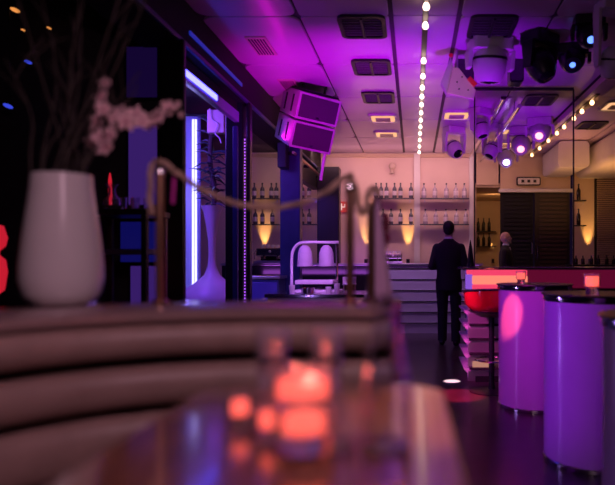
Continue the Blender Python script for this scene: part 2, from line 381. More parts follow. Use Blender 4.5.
put_vent(1, -0.46, 10.1, 'warm lit ceiling recess left of the bulb string, farther of two near the bottle wall')
put_vent(0, 0.70, 5.40, 'dark ceiling vent just above the big white moving head')
put_vent(1, 0.62, 8.75, 'warm lit ceiling recess above the white scanner by the bottle wall')
put_vent(0, 1.65, 7.9, 'dark ceiling vent seen through the glass screen')
put_vent(1, 1.65, 9.9, 'warm lit ceiling recess behind the pink stage spotlights')
put_vent(1, 1.65, 11.0, 'warm lit ceiling recess closest to the double door')
put_vent(1, 2.78, 8.2, 'warm lit ceiling recess at the right edge of the view')
put_vent(0, 2.78, 9.4, 'dark ceiling vent right of the second light string')
# smaller grilles on the outer left panels
for k, (y, lab) in enumerate(((5.9, 'small slotted grille in the purple ceiling panel, nearer of the two'), (7.25, 'small slotted grille in the purple ceiling panel, above the loudspeaker'))):
    t = thing('ceiling_grille', lab, 'ceiling grille', (-1.5, y, 3.35), 0, 'small ceiling grilles')
    link('frame', box(B(), (0, 0, -0.008), (0.20, 0.50, 0.014)), M['beige'], t, bevel=0.003)
    bm = B()
    for j in range(6): box(bm, (-0.07+j*0.028, 0, -0.018), (0.012, 0.42, 0.008))
    link('slots', bm, M['grille'], t, smooth=False)

# bulb strings
def bulb_string(x, ys, m, label, z=3.345):
    t = thing('bulb_string', label, 'string lights', (x, ys[0], z))
    link('cable_channel', box(B(), (0, (ys[-1]-ys[0])/2, 0.002), (0.05, ys[-1]-ys[0]+0.5, 0.015)), M['black'], t, bevel=0.003)
    for y in ys:
        bm = B(); lathe(bm, [(0.0, -0.075), (0.022, -0.065), (0.030, -0.045), (0.022, -0.02), (0.012, -0.005)], (0, y-ys[0], 0), 14)
        b = link('bulb', bm, m, t)
        bm = B(); lathe(bm, [(0.014, -0.012), (0.016, 0.0), (0.0, 0.002)], (0, y-ys[0], 0), 12); link('socket', bm, M['brass'], b)
bulb_string(0.10, [4.5, 4.88, 5.28, 6.22, 6.75, 7.2, 7.6, 8.0, 8.45, 8.9, 9.35, 9.85, 10.4, 11.0, 11.6], G['bulb'], 'string of glowing bulbs along the middle of the ceiling')
bm = B(); box(bm, (2.24, 5.5, 3.30), (0.20, 12.9, 0.08)); struct('trim_15', bm, M['beige'], bevel=0.01)
bulb_string(2.24, [7.55, 8.0, 8.4, 8.95, 9.4, 10.0, 10.7, 11.4], G['bulb2'], 'string of amber bulbs on the beam right of the glass screen', z=3.255)

# clear screen standing from floor to ceiling behind the right bar
glass = bpy.data.materials.new('thin_clear_pane'); glass.use_nodes = True
nt = glass.node_tree; nt.nodes.clear()
o_ = nt.nodes.new('ShaderNodeOutputMaterial'); mx = nt.nodes.new('ShaderNodeMixShader'); tr = nt.nodes.new('ShaderNodeBsdfTransparent'); gl = nt.nodes.new('ShaderNodeBsdfGlossy')
fr = nt.nodes.new('ShaderNodeFresnel'); fr.inputs[0].default_value = 1.5; gl.inputs['Roughness'].default_value = 0.02
nt.links.new(fr.outputs[0], mx.inputs[0]); nt.links.new(tr.outputs[0], mx.inputs[1]); nt.links.new(gl.outputs[0], mx.inputs[2]); nt.links.new(mx.outputs[0], o_.inputs[0])
Yg = 7.3; x0, x1 = X(474.5, Yg), X(573.5, Yg)
gs = struct('window_6', box(B(), ((x0+x1)/2, Yg, 1.66), (x1-x0, 0.008, 3.28)), glass)
bm = B()
for x in (x0, x1): box(bm, (x, Yg, 1.66), (0.014, 0.03, 3.3))
box(bm, ((x0+x1)/2, Yg, 3.315), (x1-x0, 0.04, 0.03)); link('window_frame', bm, M['black'], gs, smooth=False)
for x, z, r, lab in ((1.12, 3.27, 0.035, 'slim chrome duct pipe running along the ceiling behind the glass screen'), (1.32, 3.16, 0.028, 'lower chrome pipe hanging beside the slim duct pipe behind the screen')):
    bm = B(); cyl(bm, (x, 7.5, z), (x, 11.8, z), r, 16)
    for y in (7.9, 9.2, 10.5): cyl(bm, (x, y, z), (x, y, 3.35), 0.008, 8)
    tag(link('ceiling_pipe', bm, M['chrome']), lab, 'pipe')

# moving-head stage lamps
def moving_head(loc, s, tilt, pan, lens, label, body='white', lr=0.075):
    """yoke fixture hung from the ceiling; s scales it; tilt swings the head from straight down"""
    t = thing('moving_head_light', label, 'stage light', loc, pan)
    mb = M[body]; zc = 3.345-loc[2]
    bm = B(); prism(bm, [(x, y, zc-0.10*s) for x, y in rrect(-0.16*s, 0.16*s, -0.12*s, 0.12*s, 0.03*s)], (0, 0, 0.10*s)); link('base', bm, mb, t, bevel=0.006*s)
    bm = B()
    for sx in (-1, 1):
        pr = [(sx*0.155*s, y, z) for y, z in ((-0.05*s, 0.0), (-0.04*s, -0.06*s), (0.04*s, -0.06*s), (0.05*s, 0.0), (0.07*s, zc-0.09*s), (-0.07*s, zc-0.09*s))]
        prism(bm, pr, (sx*0.035*s, 0, 0))
    box(bm, (0, 0, zc-0.10*s), (0.36*s, 0.14*s, 0.02*s))
    yk = link('yoke', bm, mb, t, bevel=0.006*s)
    R_ = Euler((tilt, 0, 0)); 
    bm = B(); lathe(bm, [(0.0, 0.15*s), (0.07*s, 0.145*s), (0.115*s, 0.10*s), (0.135*s, 0.02*s), (0.13*s, -0.06*s), (0.10*s, -0.14*s), (0.085*s, -0.16*s), (0.08*s, -0.15*s), (0.0, -0.15*s)], seg=28)
    h = link('head', bm, mb, t); h.rotation_euler = R_
    bm = B(); lathe(bm, [(0.0, -0.152*s), (lr*s, -0.153*s), (lr*0.9*s, -0.16*s), (0.0, -0.172*s)], seg=24)
    link('lens', bm, lens, h)
    bm = B(); rings(bm, [[(r*math.cos(a), r*math.sin(a), z) for a in [2*PI*i/28 for i in range(28)]] for r, z in ((0.137*s, 0.01*s), (0.137*s, 0.03*s), (0.128*s, 0.03*s), (0.128*s, 0.01*s))], closed=True)
    link('band', bm, M['black'], h)
    return t
dkglass = mat('dark_lens', (0.01, 0.01, 0.015), 0.05, coat=1)
moving_head((X(490, 5.75), 5.75, Z(62, 5.75)), 1.22, 0.15, 0.2, dkglass, 'large white moving head light hanging just below a dark vent, unlit')
moving_head((X(454, 9.6), 9.6, Z(149, 9.6)), 1.0, -0.9, 0.5, dkglass, 'white scanner light in front of the bottle wall, dark round lens')
moving_head((X(540, 9.0), 9.0, Z(131, 9.0)), 1.15, -0.95, -0.3, G['lenspink'], 'stage light with pink lens, highest of three behind the glass screen', 'cab', 0.05)
moving_head((X(521, 9.6), 9.6, Z(145, 9.6)), 1.15, -1.0, -0.2, G['lenspink'], 'stage light with pink lens, middle of three behind the glass screen', 'cab', 0.05)
moving_head((X(506, 10.2), 10.2, Z(158, 10.2)), 1.1, -0.95, -0.1, G['lensvio'], 'stage light with white violet lens, lowest of three by the chrome pipes', 'cab', 0.05)
moving_head((X(572, 5.9), 5.9, Z(58, 5.9)), 0.95, -0.8, -0.2, G['lensblue'], 'dark moving head with the lower blue lens above the screen corner', 'black', 0.03)
moving_head((X(589, 5.2), 5.2, Z(35, 5.2)), 0.8, -0.9, -0.1, G['lensblue'], 'dark moving head with the higher blue lens near the top right', 'black', 0.04)
moving_head((X(613, 4.9), 4.9, Z(62, 4.9)), 0.8, 0.3, 0.2, dkglass, 'pale moving head light cut off by the right edge of the view', 'cab')
moving_head((X(540, 5.6), 5.6, Z(64, 5.6)), 1.0, -0.5, 0.7, dkglass, 'black unlit moving head between the white one and the blue lenses', 'black')
moving_head((X(480, 8.4), 8.4, Z(128, 8.4)), 0.9, -0.4, 0.8, dkglass, 'unlit stage light left of the chrome pipes behind the screen edge', 'cab')
moving_head((X(492, 9.4), 9.4, Z(150, 9.4)), 0.9, -0.6, -0.8, dkglass, 'unlit stage light among the pipes, just above the violet lens', 'cab')
# black flat light bars behind the large moving head
for u0, u1, lab in ((456, 474, 'black box speaker just left of the large white moving head'), (510, 524, 'black box speaker just right of the large white moving head')):
    Yb = 6.3; xx = (X(u0, Yb)+X(u1, Yb))/2
    t = thing('black_speaker', lab, 'speaker', (xx, Yb, Z(82, Yb)), 0, 'black box speakers by the moving head')
    wd = X(u1, Yb)-X(u0, Yb)
    bm = B(); prism(bm, [(x, 0, z) for x, z in rrect(-wd/2, wd/2, 0, 0.27, 0.03)], (0, 0.18, 0)); link('cabinet', bm, M['black'], t, bevel=0.005)
    bm = B(); prism(bm, [(x, -0.008, z) for x, z in rrect(-wd/2+.012, wd/2-.012, 0.02, 0.25, 0.02)], (0, 0.007, 0)); link('grille', bm, M['grille'], t, smooth=False)
    bm = B(); cyl(bm, (0, 0.09, 0.27), (0, 0.09, 3.345-Z(82, Yb)), 0.012, 10); link('mount', bm, M['steel'], t)
spot('board_light', (0.1, 4.6, 2.4), (0.45, 5.95, 3.0), 18, 16, (1.0, 0.62, 0.40), 0.7)
# beige hinged board with red lamp
Yb = 5.95
t = thing('hinged_board', 'beige tilted board with a red tip hanging right of the bulb string', 'ceiling board', (X(457, Yb), Yb, Z(80, Yb)))
bm = B(); prism(bm, [(-0.10, 0, -0.13), (-0.04, 0, 0.13), (0.02, 0, 0.12), (0.19, 0, -0.10), (0.17, 0, -0.19)], (0.0, 0.05, 0)); link('board', bm, M['beige'], t, bevel=0.006)
bm = B(); prism(bm, [(-0.16, 0.02, -0.02), (-0.06, 0.02, 0.24), (-0.04, 0.02, 0.14), (-0.10, 0.02, -0.13)], (0, 0.10, 0)); link('side_flap', bm, M['cab'], t, bevel=0.004)
bm = B(); ball(bm, (-0.06, 0.01, 0.25), 0.022); box(bm, (0.15, -0.01, -0.02), (0.10, 0.04, 0.04), Euler((0, 0.8, 0))); link('red_tip', bm, M['red'], t)
bm = B(); cyl(bm, (0.0, 0.03, 0.1), (0.0, 0.03, 3.345-Z(80, Yb)), 0.012, 8); link('hanger', bm, M['steel'], t)
bm = B()
for x, z in ((0.0, -0.02), (0.05, 0.03), (0.11, -0.10), (0.02, -0.09)): ball(bm, (x, -0.002, z), (0.008, 0.006, 0.008), 10, 6)
link('screws', bm, M['black'], t)

# loudspeaker pair hung from ceiling, left
Ys = 7.3
t = thing('loudspeaker', 'large twin loudspeaker with two grilles hanging from the purple ceiling', 'loudspeaker', (X(309, Ys), Ys, Z(121, Ys)), 0)
t.rotation_euler = Euler((math.radians(18), math.radians(6), math.radians(32)))
t.scale = (1.2, 1.2, 1.2)
for nm, zz, tl in (('upper', 0.14, 0.0), ('lower', -0.14, 0.0)):
    bm = B(); ww = 0.22; 
    prism(bm, [(-ww, -0.20, zz-0.135), (ww, -0.20, zz-0.135), (ww*0.85, 0.42, zz-0.12), (-ww*0.85, 0.42, zz-0.12)], (0, 0, 0.262))
    cb = link('cabinet', bm, M['cab'], t, bevel=0.008)
    link('grille', box(B(), (0, -0.205, zz-0.004), (0.39, 0.012, 0.215)), M['grille'], cb, bevel=0.003)
    link('badge', box(B(), (0.0, -0.214, zz-0.09), (0.035, 0.006, 0.012)), M['chrome'], cb, smooth=False)
    for yy in (-0.02, 0.24): link('side_handle', box(B(), (-0.222+0.053*(yy+0.2), yy, zz), (0.015, 0.03, 0.17)), M['black'], cb, bevel=0.003)
bm = B(); box(bm, (0, 0.0, 0.285), (0.40, 0.30, 0.02)); cyl(bm, (0.12, 0.05, 0.29), (0.12, 0.05, 0.45), 0.014, 8); cyl(bm, (-0.12, 0.05, 0.29), (-0.12, 0.05, 0.45), 0.014, 8); link('bracket', bm, M['black'], t)
bm = B(); cyl(bm, (0.18, -0.15, -0.27), (0.20, -0.15, -0.55), 0.016, 10); link('hanging_pole', bm, M['white'], t)

# ================================================================== back wall: shelves, bottles
def make_bottle(style):
    t = thing('bottle', 'x', 'bottle')
    g = {'smoke': M['btl'], 'pale': M['btlclear'], 'dark': M['btldark']}[style]
    pf = {'smoke': [(0.0, 0), (0.036, 0), (0.042, 0.01), (0.042, 0.17), (0.036, 0.20), (0.016, 0.225), (0.014, 0.27), (0.0, 0.27)],
          'pale': [(0.0, 0), (0.044, 0), (0.048, 0.01), (0.045, 0.15), (0.036, 0.19), (0.015, 0.215), (0.013, 0.265), (0.0, 0.265)],
          'dark': [(0.0, 0), (0.036, 0), (0.039, 0.01), (0.039, 0.18), (0.030, 0.21), (0.015, 0.24), (0.013, 0.29), (0.0, 0.29)]}[style]
    link('glass_body', lathe(B(), pf, seg=18), g, t)
    if style != 'dark':
        link('bottle_label', lathe(B(), [(0.0455 if style == 'smoke' else .0485, 0.05), (0.0455 if style == 'smoke' else .0475, 0.14)], seg=18, caps=False), M['lab'], t)
    top = pf[-1][1]; link('bottle_cap', lathe(B(), [(0.0, top), (0.017, top), (0.017, top+0.03), (0.0, top+0.03)], seg=14), M['cap'], t)
    if style == 'smoke':   # paler shoulders window
        pass
    return t
protos = {k: [make_bottle(k), False] for k in ('smoke', 'pale', 'dark')}
def put_bottle(style, loc, label, group, rz=0):
    p = protos[style]
    if not p[1]:
        p[1] = True; p[0].location = loc; p[0]['label'] = label; p[0]['group'] = group; return
    dup(p[0], loc, rz, label, group)
Ybt = 11.80
def shelf(u0, u1, v, Y, label, dep=0.16, m='steel'):
    x0, x1 = X(u0, Y), X(u1, Y)
    t = thing('wall_shelf', label, 'shelf', ((x0+x1)/2, Y+0.04, Z(v, Y)))
    link('board', box(B(), (0, 0, -0.012), (x1-x0, dep, 0.022)), M['black'] if m == 'black' else M['btl'], t, bevel=0.003)
    for sx in (-0.4, 0.4): link('shelf_bracket', box(B(), (sx*(x1-x0), dep/2-0.01, -0.05), (0.015, 0.02, 0.06)), M['steel'], t, smooth=False)
    return t
SH = [
 (249, 279, 198, 'smoke', (254, 262, 271, 276), 'top far left shelf'),
 (249, 279, 224, 'smoke', (255, 262, 272), 'lower far left shelf'),
 (298, 317, 198, 'smoke', (302, 309), 'top shelf beside the blue column'),
 (298, 317, 224, 'smoke', (302, 309), 'lower shelf beside the blue column'),
 (374, 414, 198, 'smoke', (376, 381, 386.5, 394.5, 400.5, 411), 'top shelf left of the white pilaster'),
 (374, 414, 224, 'smoke', (383, 391, 400.5, 411), 'lower shelf left of the white pilaster'),
 (420, 469, 198, 'pale', (424, 435, 446.5, 456, 464.5), 'top shelf right of the white pilaster'),
 (420, 469, 224, 'pale', (425.5, 436, 446, 456.5, 466), 'lower shelf right of the white pilaster'),
]
for u0, u1, v, st, us, nm in SH:
    shelf(u0, u1, v, Ybt, 'thin dark glass shelf, the ' + nm)
    for i, u in enumerate(us):
        put_bottle(st, (X(u, Ybt), Ybt+0.03, Z(v, Ybt)), '%s bottle, %s from left, %s' % ('smoked' if st == 'smoke' else 'pale', ORD[i], nm), 'bottles on the ' + nm, i*0.7)
# dark bottles in the alcove and on the right
for v, nm in ((231, 'upper'), (246, 'lower')):
    shelf(476, 496, v, 14.85, 'shelf in the alcove left of the double door, %s one' % nm, m='black')
    for i, u in enumerate((478.5, 484, 489.5)):
        put_bottle('dark', (X(u, 14.8), 14.86, Z(v, 14.85)), 'dark wine bottle in the alcove, %s from left on its %s shelf' % (ORD[i], nm), 'dark bottles in the alcove')
for v, nm in ((200, 'upper'), (225, 'lower')):
    shelf(574, 586, v, 11.75, 'short %s shelf on the warm wall right of the double door' % nm, m='black')
    put_bottle('dark', (X(579, 11.75), 11.78, Z(v, 11.75)), 'dark bottle alone on the %s shelf right of the double door' % nm, 'dark bottles right of the door')
# wall lamp, exit sign
t = thing('wall_lamp', 'small round beige wall lamp above the top bottle shelf', 'wall lamp', (X(392, 11.9), 11.93, Z(166, 11.9)))
bm = B(); ball(bm, (0, -0.03, 0), (0.07, 0.05, 0.07)); link('globe', bm, M['beige'], t)
bm = B(); lathe(bm, [(0.0, 0), (0.05, 0), (0.03, 0.06), (0.0, 0.06)], (0, -0.02, -0.14), 16); link('cup', bm, M['beige'], t)
bm = B(); cyl(bm, (0, 0.06, 0), (0, -0.02, 0), 0.02, 10); link('arm', bm, M['brass'], t)
t = thing('exit_sign', 'small red square sign with white marks on the wall behind the post', 'sign', (X(343, 11.9), 11.97, Z(206.5, 11.9)))
link('plate', box(B(), (0, 0, 0), (0.16, 0.02, 0.21)), G['exit'], t, bevel=0.006)
bm = B()
box(bm, (-0.035, -0.013, 0), (0.02, 0.006, 0.13)); box(bm, (0.0, -0.013, -0.005), (0.05, 0.006, 0.02)); box(bm, (0.03, -0.013, 0.02), (0.018, 0.006, 0.07))
link('mark', bm, G['exitw'], t, smooth=False)
# uplights along the wall
for i, (u, Yq, lab) in enumerate(((263, 11.86, 'small amber uplight at the wall behind the side doorway'), (366, 11.86, 'small amber uplight on the wall behind the brown posts'), (408, 11.86, 'small amber uplight left of the white pilaster'),
                    (493, 14.86, 'small amber uplight inside the alcove'), (590, 11.86, 'small amber uplight near the window blind'))):
    z0 = Z(258, Yq)-0.02
    t = thing('uplight', lab, 'uplight', (X(u, Yq), Yq, z0))
    link('can', lathe(B(), [(0.0, -0.09), (0.035, -0.09), (0.035, 0.0), (0.030, 0.0), (0.028, -0.02), (0.0, -0.02)], seg=16), M['black'], t)
    link('lamp', lathe(B(), [(0.0, -0.019), (0.026, -0.019), (0.0, -0.012)], seg=16), G['uplight'], t)
    link('foot', box(B(), (0, 0.02, -0.10), (0.05, 0.24, 0.02)), M['black'], t, smooth=False)
    spot('uplight_beam', (X(u, Yq), Yq, z0+0.01), (X(u, Yq)+0.0, Yq+0.12, z0+0.6), 30, 75, (1.0, 0.50, 0.14), 0.8, 0.02)

# back counter along the wall with machines
t = thing('back_counter', 'long dark counter along the foot of the bottle wall', 'counter', (-1.15, 11.35, 0))
link('carcass', box(B(), (0, 0, 0.56), (4.8, 0.55, 1.12)), M['black'], t, bevel=0.01)
link('worktop', box(B(), (0, -0.01, 1.14), (4.84, 0.60, 0.04)), M['steel'], t, bevel=0.006)
ztop = 1.16
t = thing('right_back_counter', 'dark counter below the window blind at the right', 'counter', (3.9, 11.35, 0))
link('carcass', box(B(), (0, 0, 0.55), (1.9, 0.5, 1.10)), M['black'], t, bevel=0.01); link('worktop', box(B(), (0, 0, 1.12), (1.94, 0.54, 0.04)), M['black'], t, bevel=0.005)
for i in range(12):
    put_bottle('dark', (3.05+i*0.145, 11.3+0.05*(i % 2), 1.14), 'small dark bottle on the counter below the blind, %s from left' % ORD[i], 'dark bottles on the right back counter')
for r in [o for o in C.objects if o.get('group') == 'dark bottles on the right back counter']: r.scale = (0.9, 0.9, 0.52)
# espresso machine
def espresso(loc, label, s=1.0):
    t = thing('espresso_machine', label, 'coffee machine', loc); t.scale = (s, s, s)
    link('body', box(B(), (0, 0, 0.16), (0.40, 0.30, 0.12)), M['chrome'], t, bevel=0.02)
    link('drip_tray', box(B(), (0, -0.05, 0.02), (0.42, 0.36, 0.04)), M['steel'], t, bevel=0.006)
    link('rear_panel', box(B(), (0, 0.12, 0.08), (0.38, 0.05, 0.12)), M['black'], t, bevel=0.004)
    for sx in (-0.1, 0.1):
        bm = B(); cyl(bm, (sx, -0.08, 0.10), (sx, -0.08, 0.065), 0.028, 14); g = link('brew_head', bm, M['chrome'], t)
        bm = B(); cyl(bm, (sx, -0.10, 0.07), (sx, -0.22, 0.06), 0.011, 10); link('filter_handle', bm, M['black'], g)
    bm = B(); tube(bm, [(-0.19, -0.15, 0.19), (-0.21, -0.19, 0.14), (-0.20, -0.20, 0.06)], 0.006, 8); link('steam_wand', bm, M['chrome'], t)
    bm = B()
    for i in range(5): lathe(bm, [(0.02, 0), (0.032, 0.045), (0.028, 0.045), (0.016, 0.005)], (-0.14+i*0.07, 0.02, 0.222), 14)
    bm2 = link('cups_on_top', bm, M['white'], t)
    bm = B(); ball(bm, (0.0, -0.152, 0.17), (0.02, 0.008, 0.02), 14, 8); link('pressure_gauge', bm, M['white'], t)
    return t
espresso((X(393, 11.2), 11.22, ztop), 'chrome espresso machine on the counter left of the slatted bar', 0.85)
espresso((X(272, 11.2), 11.22, ztop), 'dark espresso machine seen through the side doorway', 1.3)

# ================================================================== bars
def slat_bar(name, label, x0, x1, y0, depth, H, n, step, parent_loc=True, glowm=None):
    t = thing(name, label, 'bar counter', ((x0+x1)/2, y0+depth/2, 0)); w_ = x1-x0; dz = (H-0.04)/n
    link('carcass', box(B(), (0, 0.03, (H-0.04)/2), (w_-0.08, depth-0.08, H-0.04)), M['slat'], t, smooth=False)
    for k in range(n):
        z = (k+0.92)*dz
        # wedge slat: upper lip proud, sloping back beneath
        f = -depth/2
        bm = B(); prism(bm, [(-w_/2, f+0.05, z-dz*0.92), (-w_/2, f-step, z-0.02), (-w_/2, f-step, z), (-w_/2, f+0.08, z)], (w_, 0, 0))
        link('slat', bm, M['slat'], t, smooth=False)
        bm = B(); prism(bm, [(-w_/2+0.08, -depth/2+0.05, z-dz*0.92), (-w_/2-step*0.8, -depth/2+0.05, z-0.02), (-w_/2-step*0.8, -depth/2+0.05, z), (-w_/2+0.08, -depth/2+0.05, z)], (0, depth-0.05, 0))
        link('side_slat', bm, M['slat'], t, smooth=False)
        link('shade_strip', box(B(), (0, f-step*0.45, z+0.008), (w_-0.02, step*0.9+0.05, 0.016)), M['blackmat'], t, smooth=False)  # solid black strip drawn in as the shade beneath each slat
    return t
lb = slat_bar('slatted_bar', 'lavender bar front of stacked horizontal slats under the bottle wall', -0.55, 0.85, 10.0, 0.6, 1.13, 6, 0.05)
link('countertop', box(B(), (0, 0, 1.145), (1.48, 0.74, 0.03)), M['black'], lb, bevel=0.005)
rb = slat_bar('lit_bar', 'long bar with pink glowing band and slats behind the drum tables', 0.55, 5.4, 6.1, 0.75, 0.92, 6, 0.045)
# glowing band and top, as parts
for z, h, m_, dp in ((1.108, 0.055, 'pinkbar', 0.70), (1.035, 0.085, 'pinkbar2', 0.74), (0.963, 0.05, 'pinkbar', 0.70)):
    link('light_band', box(B(), (-2.10, -0.01, z), (0.56, dp, h)), G[m_], rb, bevel=0.008)
link('dark_band', box(B(), (0.28, -0.01, 1.045), (4.20, 0.68, 0.18)), G['magbar'], rb, bevel=0.01)
link('bar_body', box(B(), (0.0, 0.0, 0.93), (4.72, 0.66, 0.03)), M['black'], rb, smooth=False)
link('lit_end', cyl(B(), (-2.40, -0.28, 0.94), (-2.40, -0.28, 1.09), 0.045, 24), G['viobar'], rb)
link('countertop', box(B(), (0.0, 0.0, 1.152), (4.95, 0.82, 0.025)), mat('bar_top_gloss', (0.25, 0.12, 0.25), 0.15, coat=0.6), rb, bevel=0.005)
link('edge_strip', box(B(), (0.0, -0.415, 1.152), (4.95, 0.01, 0.012)), M['chrome'], rb, smooth=False)
link('plinth', box(B(), (-0.0, -0.03, 0.03), (4.7, 0.72, 0.06)), M['black'], rb, smooth=False)
spot('bar_pink', (-0.5, 4.5, 1.9), (0.72, 6.1, 0.35), 22, 330, (1.0, 0.08, 0.60), 0.8, 0.05)
t = thing('folded_napkin', 'black pointed folded napkin standing right of the suited man', 'napkin', (X(470.5, 6.4), 6.4, 1.165))
bm = B(); lathe(bm, [(0.0, 0.0), (0.035, 0.0), (0.032, 0.08), (0.02, 0.20), (0.003, 0.29)], seg=10); link('cone', bm, M['blackmat'], t)
link('fold', lathe(B(), [(0.0, 0.0), (0.04, 0.0), (0.036, 0.04), (0.028, 0.045)], seg=10), M['black'], t)

link('lit_panel', box(B(), (-2.27, -0.375, 0.145), (0.22, 0.02, 0.13)), glow('cream_light_panel', (1.0, 0.45, 0.30), 0.45), rb, smooth=False)
# bar stool with red shell seat
st = thing('bar_stool', 'bar stool with red translucent bucket seat beside the nearest drum table', 'bar stool', (0.735, 5.68, 0))
prof = [(0.02, 0.72), (0.10, 0.725), (0.20, 0.765), (0.255, 0.83), (0.265, 0.97)]
bm = B()
outer = [[], []]
seg = 40
rs = []
full = prof + [(0.255, 0.972), (0.243, 0.84), (0.19, 0.785), (0.10, 0.745), (0.02, 0.74)]
for r, z in full:
    ring = []
    for i in range(seg):
        a = 2*PI*i/seg; zz = z
        if z > 0.9: zz = z-0.06*(0.5-0.5*math.cos(a+PI/2)) 
        ring.append((r*math.cos(a), r*math.sin(a), zz))
    rs.append(ring)
rings(bm, rs, closed=False); link('seat_shell', bm, mat('red_acrylic', (0.75, 0.02, 0.03), 0.15, coat=0.6, trans=0.25), st)
link('seat_rim', tube(B(), [(0.26*math.cos(2*PI*i/40), 0.26*math.sin(2*PI*i/40), 0.972-0.06*(0.5-0.5*math.cos(2*PI*i/40+PI/2))) for i in range(41)], 0.012, 8), M['black'], st)
link('seat_underside', lathe(B(), [(0.0, 0.70), (0.11, 0.705), (0.215, 0.755), (0.20, 0.765), (0.1, 0.722), (0, 0.72)], seg=32), M['black'], st)
link('pole', lathe(B(), [(0.0, 0.02), (0.035, 0.02), (0.028, 0.06), (0.026, 0.70), (0.0, 0.70)], seg=20), M['black'], st)
link('foot_ring', tube(B(), [(0.15*math.cos(2*PI*i/32), 0.15*math.sin(2*PI*i/32), 0.30) for i in range(33)], 0.010, 8), M['chrome'], st)
link('base', lathe(B(), [(0.0, 0.0), (0.21, 0.0), (0.21, 0.008), (0.05, 0.025), (0.0, 0.026)], seg=36), M['black'], st)

# drum tables
def drum(loc, label):
    t = thing('drum_table', label, 'table', loc, 0, 'purple lit drum tables')
    H = 1.04; r = 0.31
    link('drum_body', lathe(B(), [(0.0, 0.03), (r-0.01, 0.03), (r-0.005, 0.034), (r-0.005, H-0.045), (0.0, H-0.045)], seg=72), M['drum'], t)
    link('base_ring', lathe(B(), [(0.0, 0.0), (r-0.01, 0.0), (r, 0.006), (r, 0.028), (r-0.004, 0.032), (0.0, 0.032)], seg=72), M['chrome'], t)
    link('table_top', lathe(B(), [(0.0, H-0.01), (r+0.008, H-0.01), (r+0.014, H-0.005), (r+0.012, H), (0.0, H)], seg=72), M['black'], t)
    link('top_rim', lathe(B(), [(0.0, H-0.045), (r, H-0.045), (r+0.004, H-0.04), (r+0.004, H-0.012), (0.0, H-0.012)], seg=72), M['chrome'], t)
    # joint seam and rivets
    s = B(); a = math.radians(40); cx, cy = (r-0.003)*math.cos(a), (r-0.003)*math.sin(a)
    cyl(s, (cx, cy, 0.035), (cx, cy, H-0.05), 0.004, 8); link('seam', s, M['chrome'], t)
    return t
drum((1.03, 5.13, 0), 'purple drum table farthest back, with a small red candle on its black top')
drum((1.125, 3.76, 0), 'violet drum table in the middle, carrying a red candle glass')
drum((1.04, 2.30, 0), 'dark blue drum table cut off by the right edge of the view')
def candle_glass(loc, label, s=1.0, base='glass', group='red candle glasses'):
    t = thing('candle_holder', label, 'candle', loc, 0, group); t.scale = (s, s, s)
    link('glass_cup', lathe(B(), [(0.0, 0.0), (0.030, 0.0), (0.034, 0.01), (0.030, 0.032), (0.040, 0.05), (0.042, 0.11), (0.039, 0.11), (0.037, 0.053), (0.026, 0.035), (0.0, 0.035)], seg=28), M['glass'], t)
    c = link('candle', lathe(B(), [(0.0, 0.045), (0.033, 0.045), (0.034, 0.055), (0.034, 0.095), (0.0, 0.092)], seg=24), G['candle'], t)
    return t
candle_glass((X(592, 3.62), 3.62, 1.04), 'red glowing candle glass on the violet middle drum table', 1.15)
candle_glass((X(521, 5.05), 5.05, 1.04), 'red glowing candle glass on the farthest purple drum table', 1.0)
point('candle_light', (X(592, 3.62), 3.62, 1.25), 0.6, (1.0, 0.15, 0.12))

# floor light and its red pool
t = thing('floor_light', 'round white light set in the floor left of the lit bar', 'floor light', (X(452, 6.1), 6.1, 0))
link('ring', lathe(B(), [(0.0, 0.0), (0.095, 0.0), (0.095, 0.008), (0.085, 0.010), (0.085, 0.004), (0.0, 0.004)], seg=32), M['steel'], t)
link('lamp', lathe(B(), [(0.0, 0.004), (0.083, 0.004), (0.07, 0.007), (0.0, 0.009)], seg=32), G['floorl'], t)
spot('red_floor_pool', (0.3, 4.6, 3.1), (0.40, 5.5, 0.0), 10, 2600, (1.0, 0.02, 0.12), 0.5, 0.03)
spot('red_drum_spot', (0.1, 3.6, 2.6), (0.79, 4.93, 0.80), 6, 800, (1.0, 0.10, 0.10), 0.4, 0.02)

# ================================================================== side room (left)
t = thing('tulip_pedestal', 'white flared tulip pedestal planter in the blue lit side room', 'planter', (X(212, 7.2), 7.2, 0))
Yv = 7.2; k = Yv/600
pf = [(0.0, 0), (0.42, 0.0), (0.43, 0.03), (0.42, Z(305, Yv)), (0.36, Z(292, Yv)), (0.20, Z(283, Yv)), (0.09, Z(275, Yv)), (0.05, Z(266, Yv)), (0.040, Z(255, Yv)), (0.045, Z(240, Yv)), (0.07, Z(225, Yv)), (0.10, Z(212, Yv)), (0.125, Z(206, Yv)), (0.11, Z(207, Yv)), (0.08, Z(215, Yv)), (0.0, Z(220, Yv))]
link('pedestal', lathe(B(), pf, seg=48), M['white'], t)
link('base_ring', lathe(B(), [(0.0, 0.0), (0.44, 0.0), (0.44, 0.02), (0.0, 0.02)], seg=48), M['chrome'], t)
t = thing('spiky_plant', 'dark spiky plant growing out of the tulip pedestal', 'plant', (X(212, 7.2), 7.2, Z(218, 7.2)))
bm = B(); tube(bm, spline([(0, 0, -0.0), (0.03, 0, 0.3), (-0.03, 0.02, 0.7), (0.0, 0, 1.1)], 6), 0.03, 10); link('stem', bm, M['stem'], t)
bm = B()
for i in range(70):
    z = random.uniform(0.15, 1.15); a = random.uniform(0, 2*PI); L = random.uniform(0.14, 0.30); e = random.uniform(-0.2, 0.7)
    p0 = Vector((0, 0, z)); d_ = Vector((math.cos(a)*math.cos(e), math.sin(a)*math.cos(e), math.sin(e)))
    tube(bm, [p0, p0+d_*L*0.5, p0+d_*L+Vector((0, 0, -0.06))], [0.004, 0.012, 0.001], 5)
link('leaves', bm, M['leafd'], t)
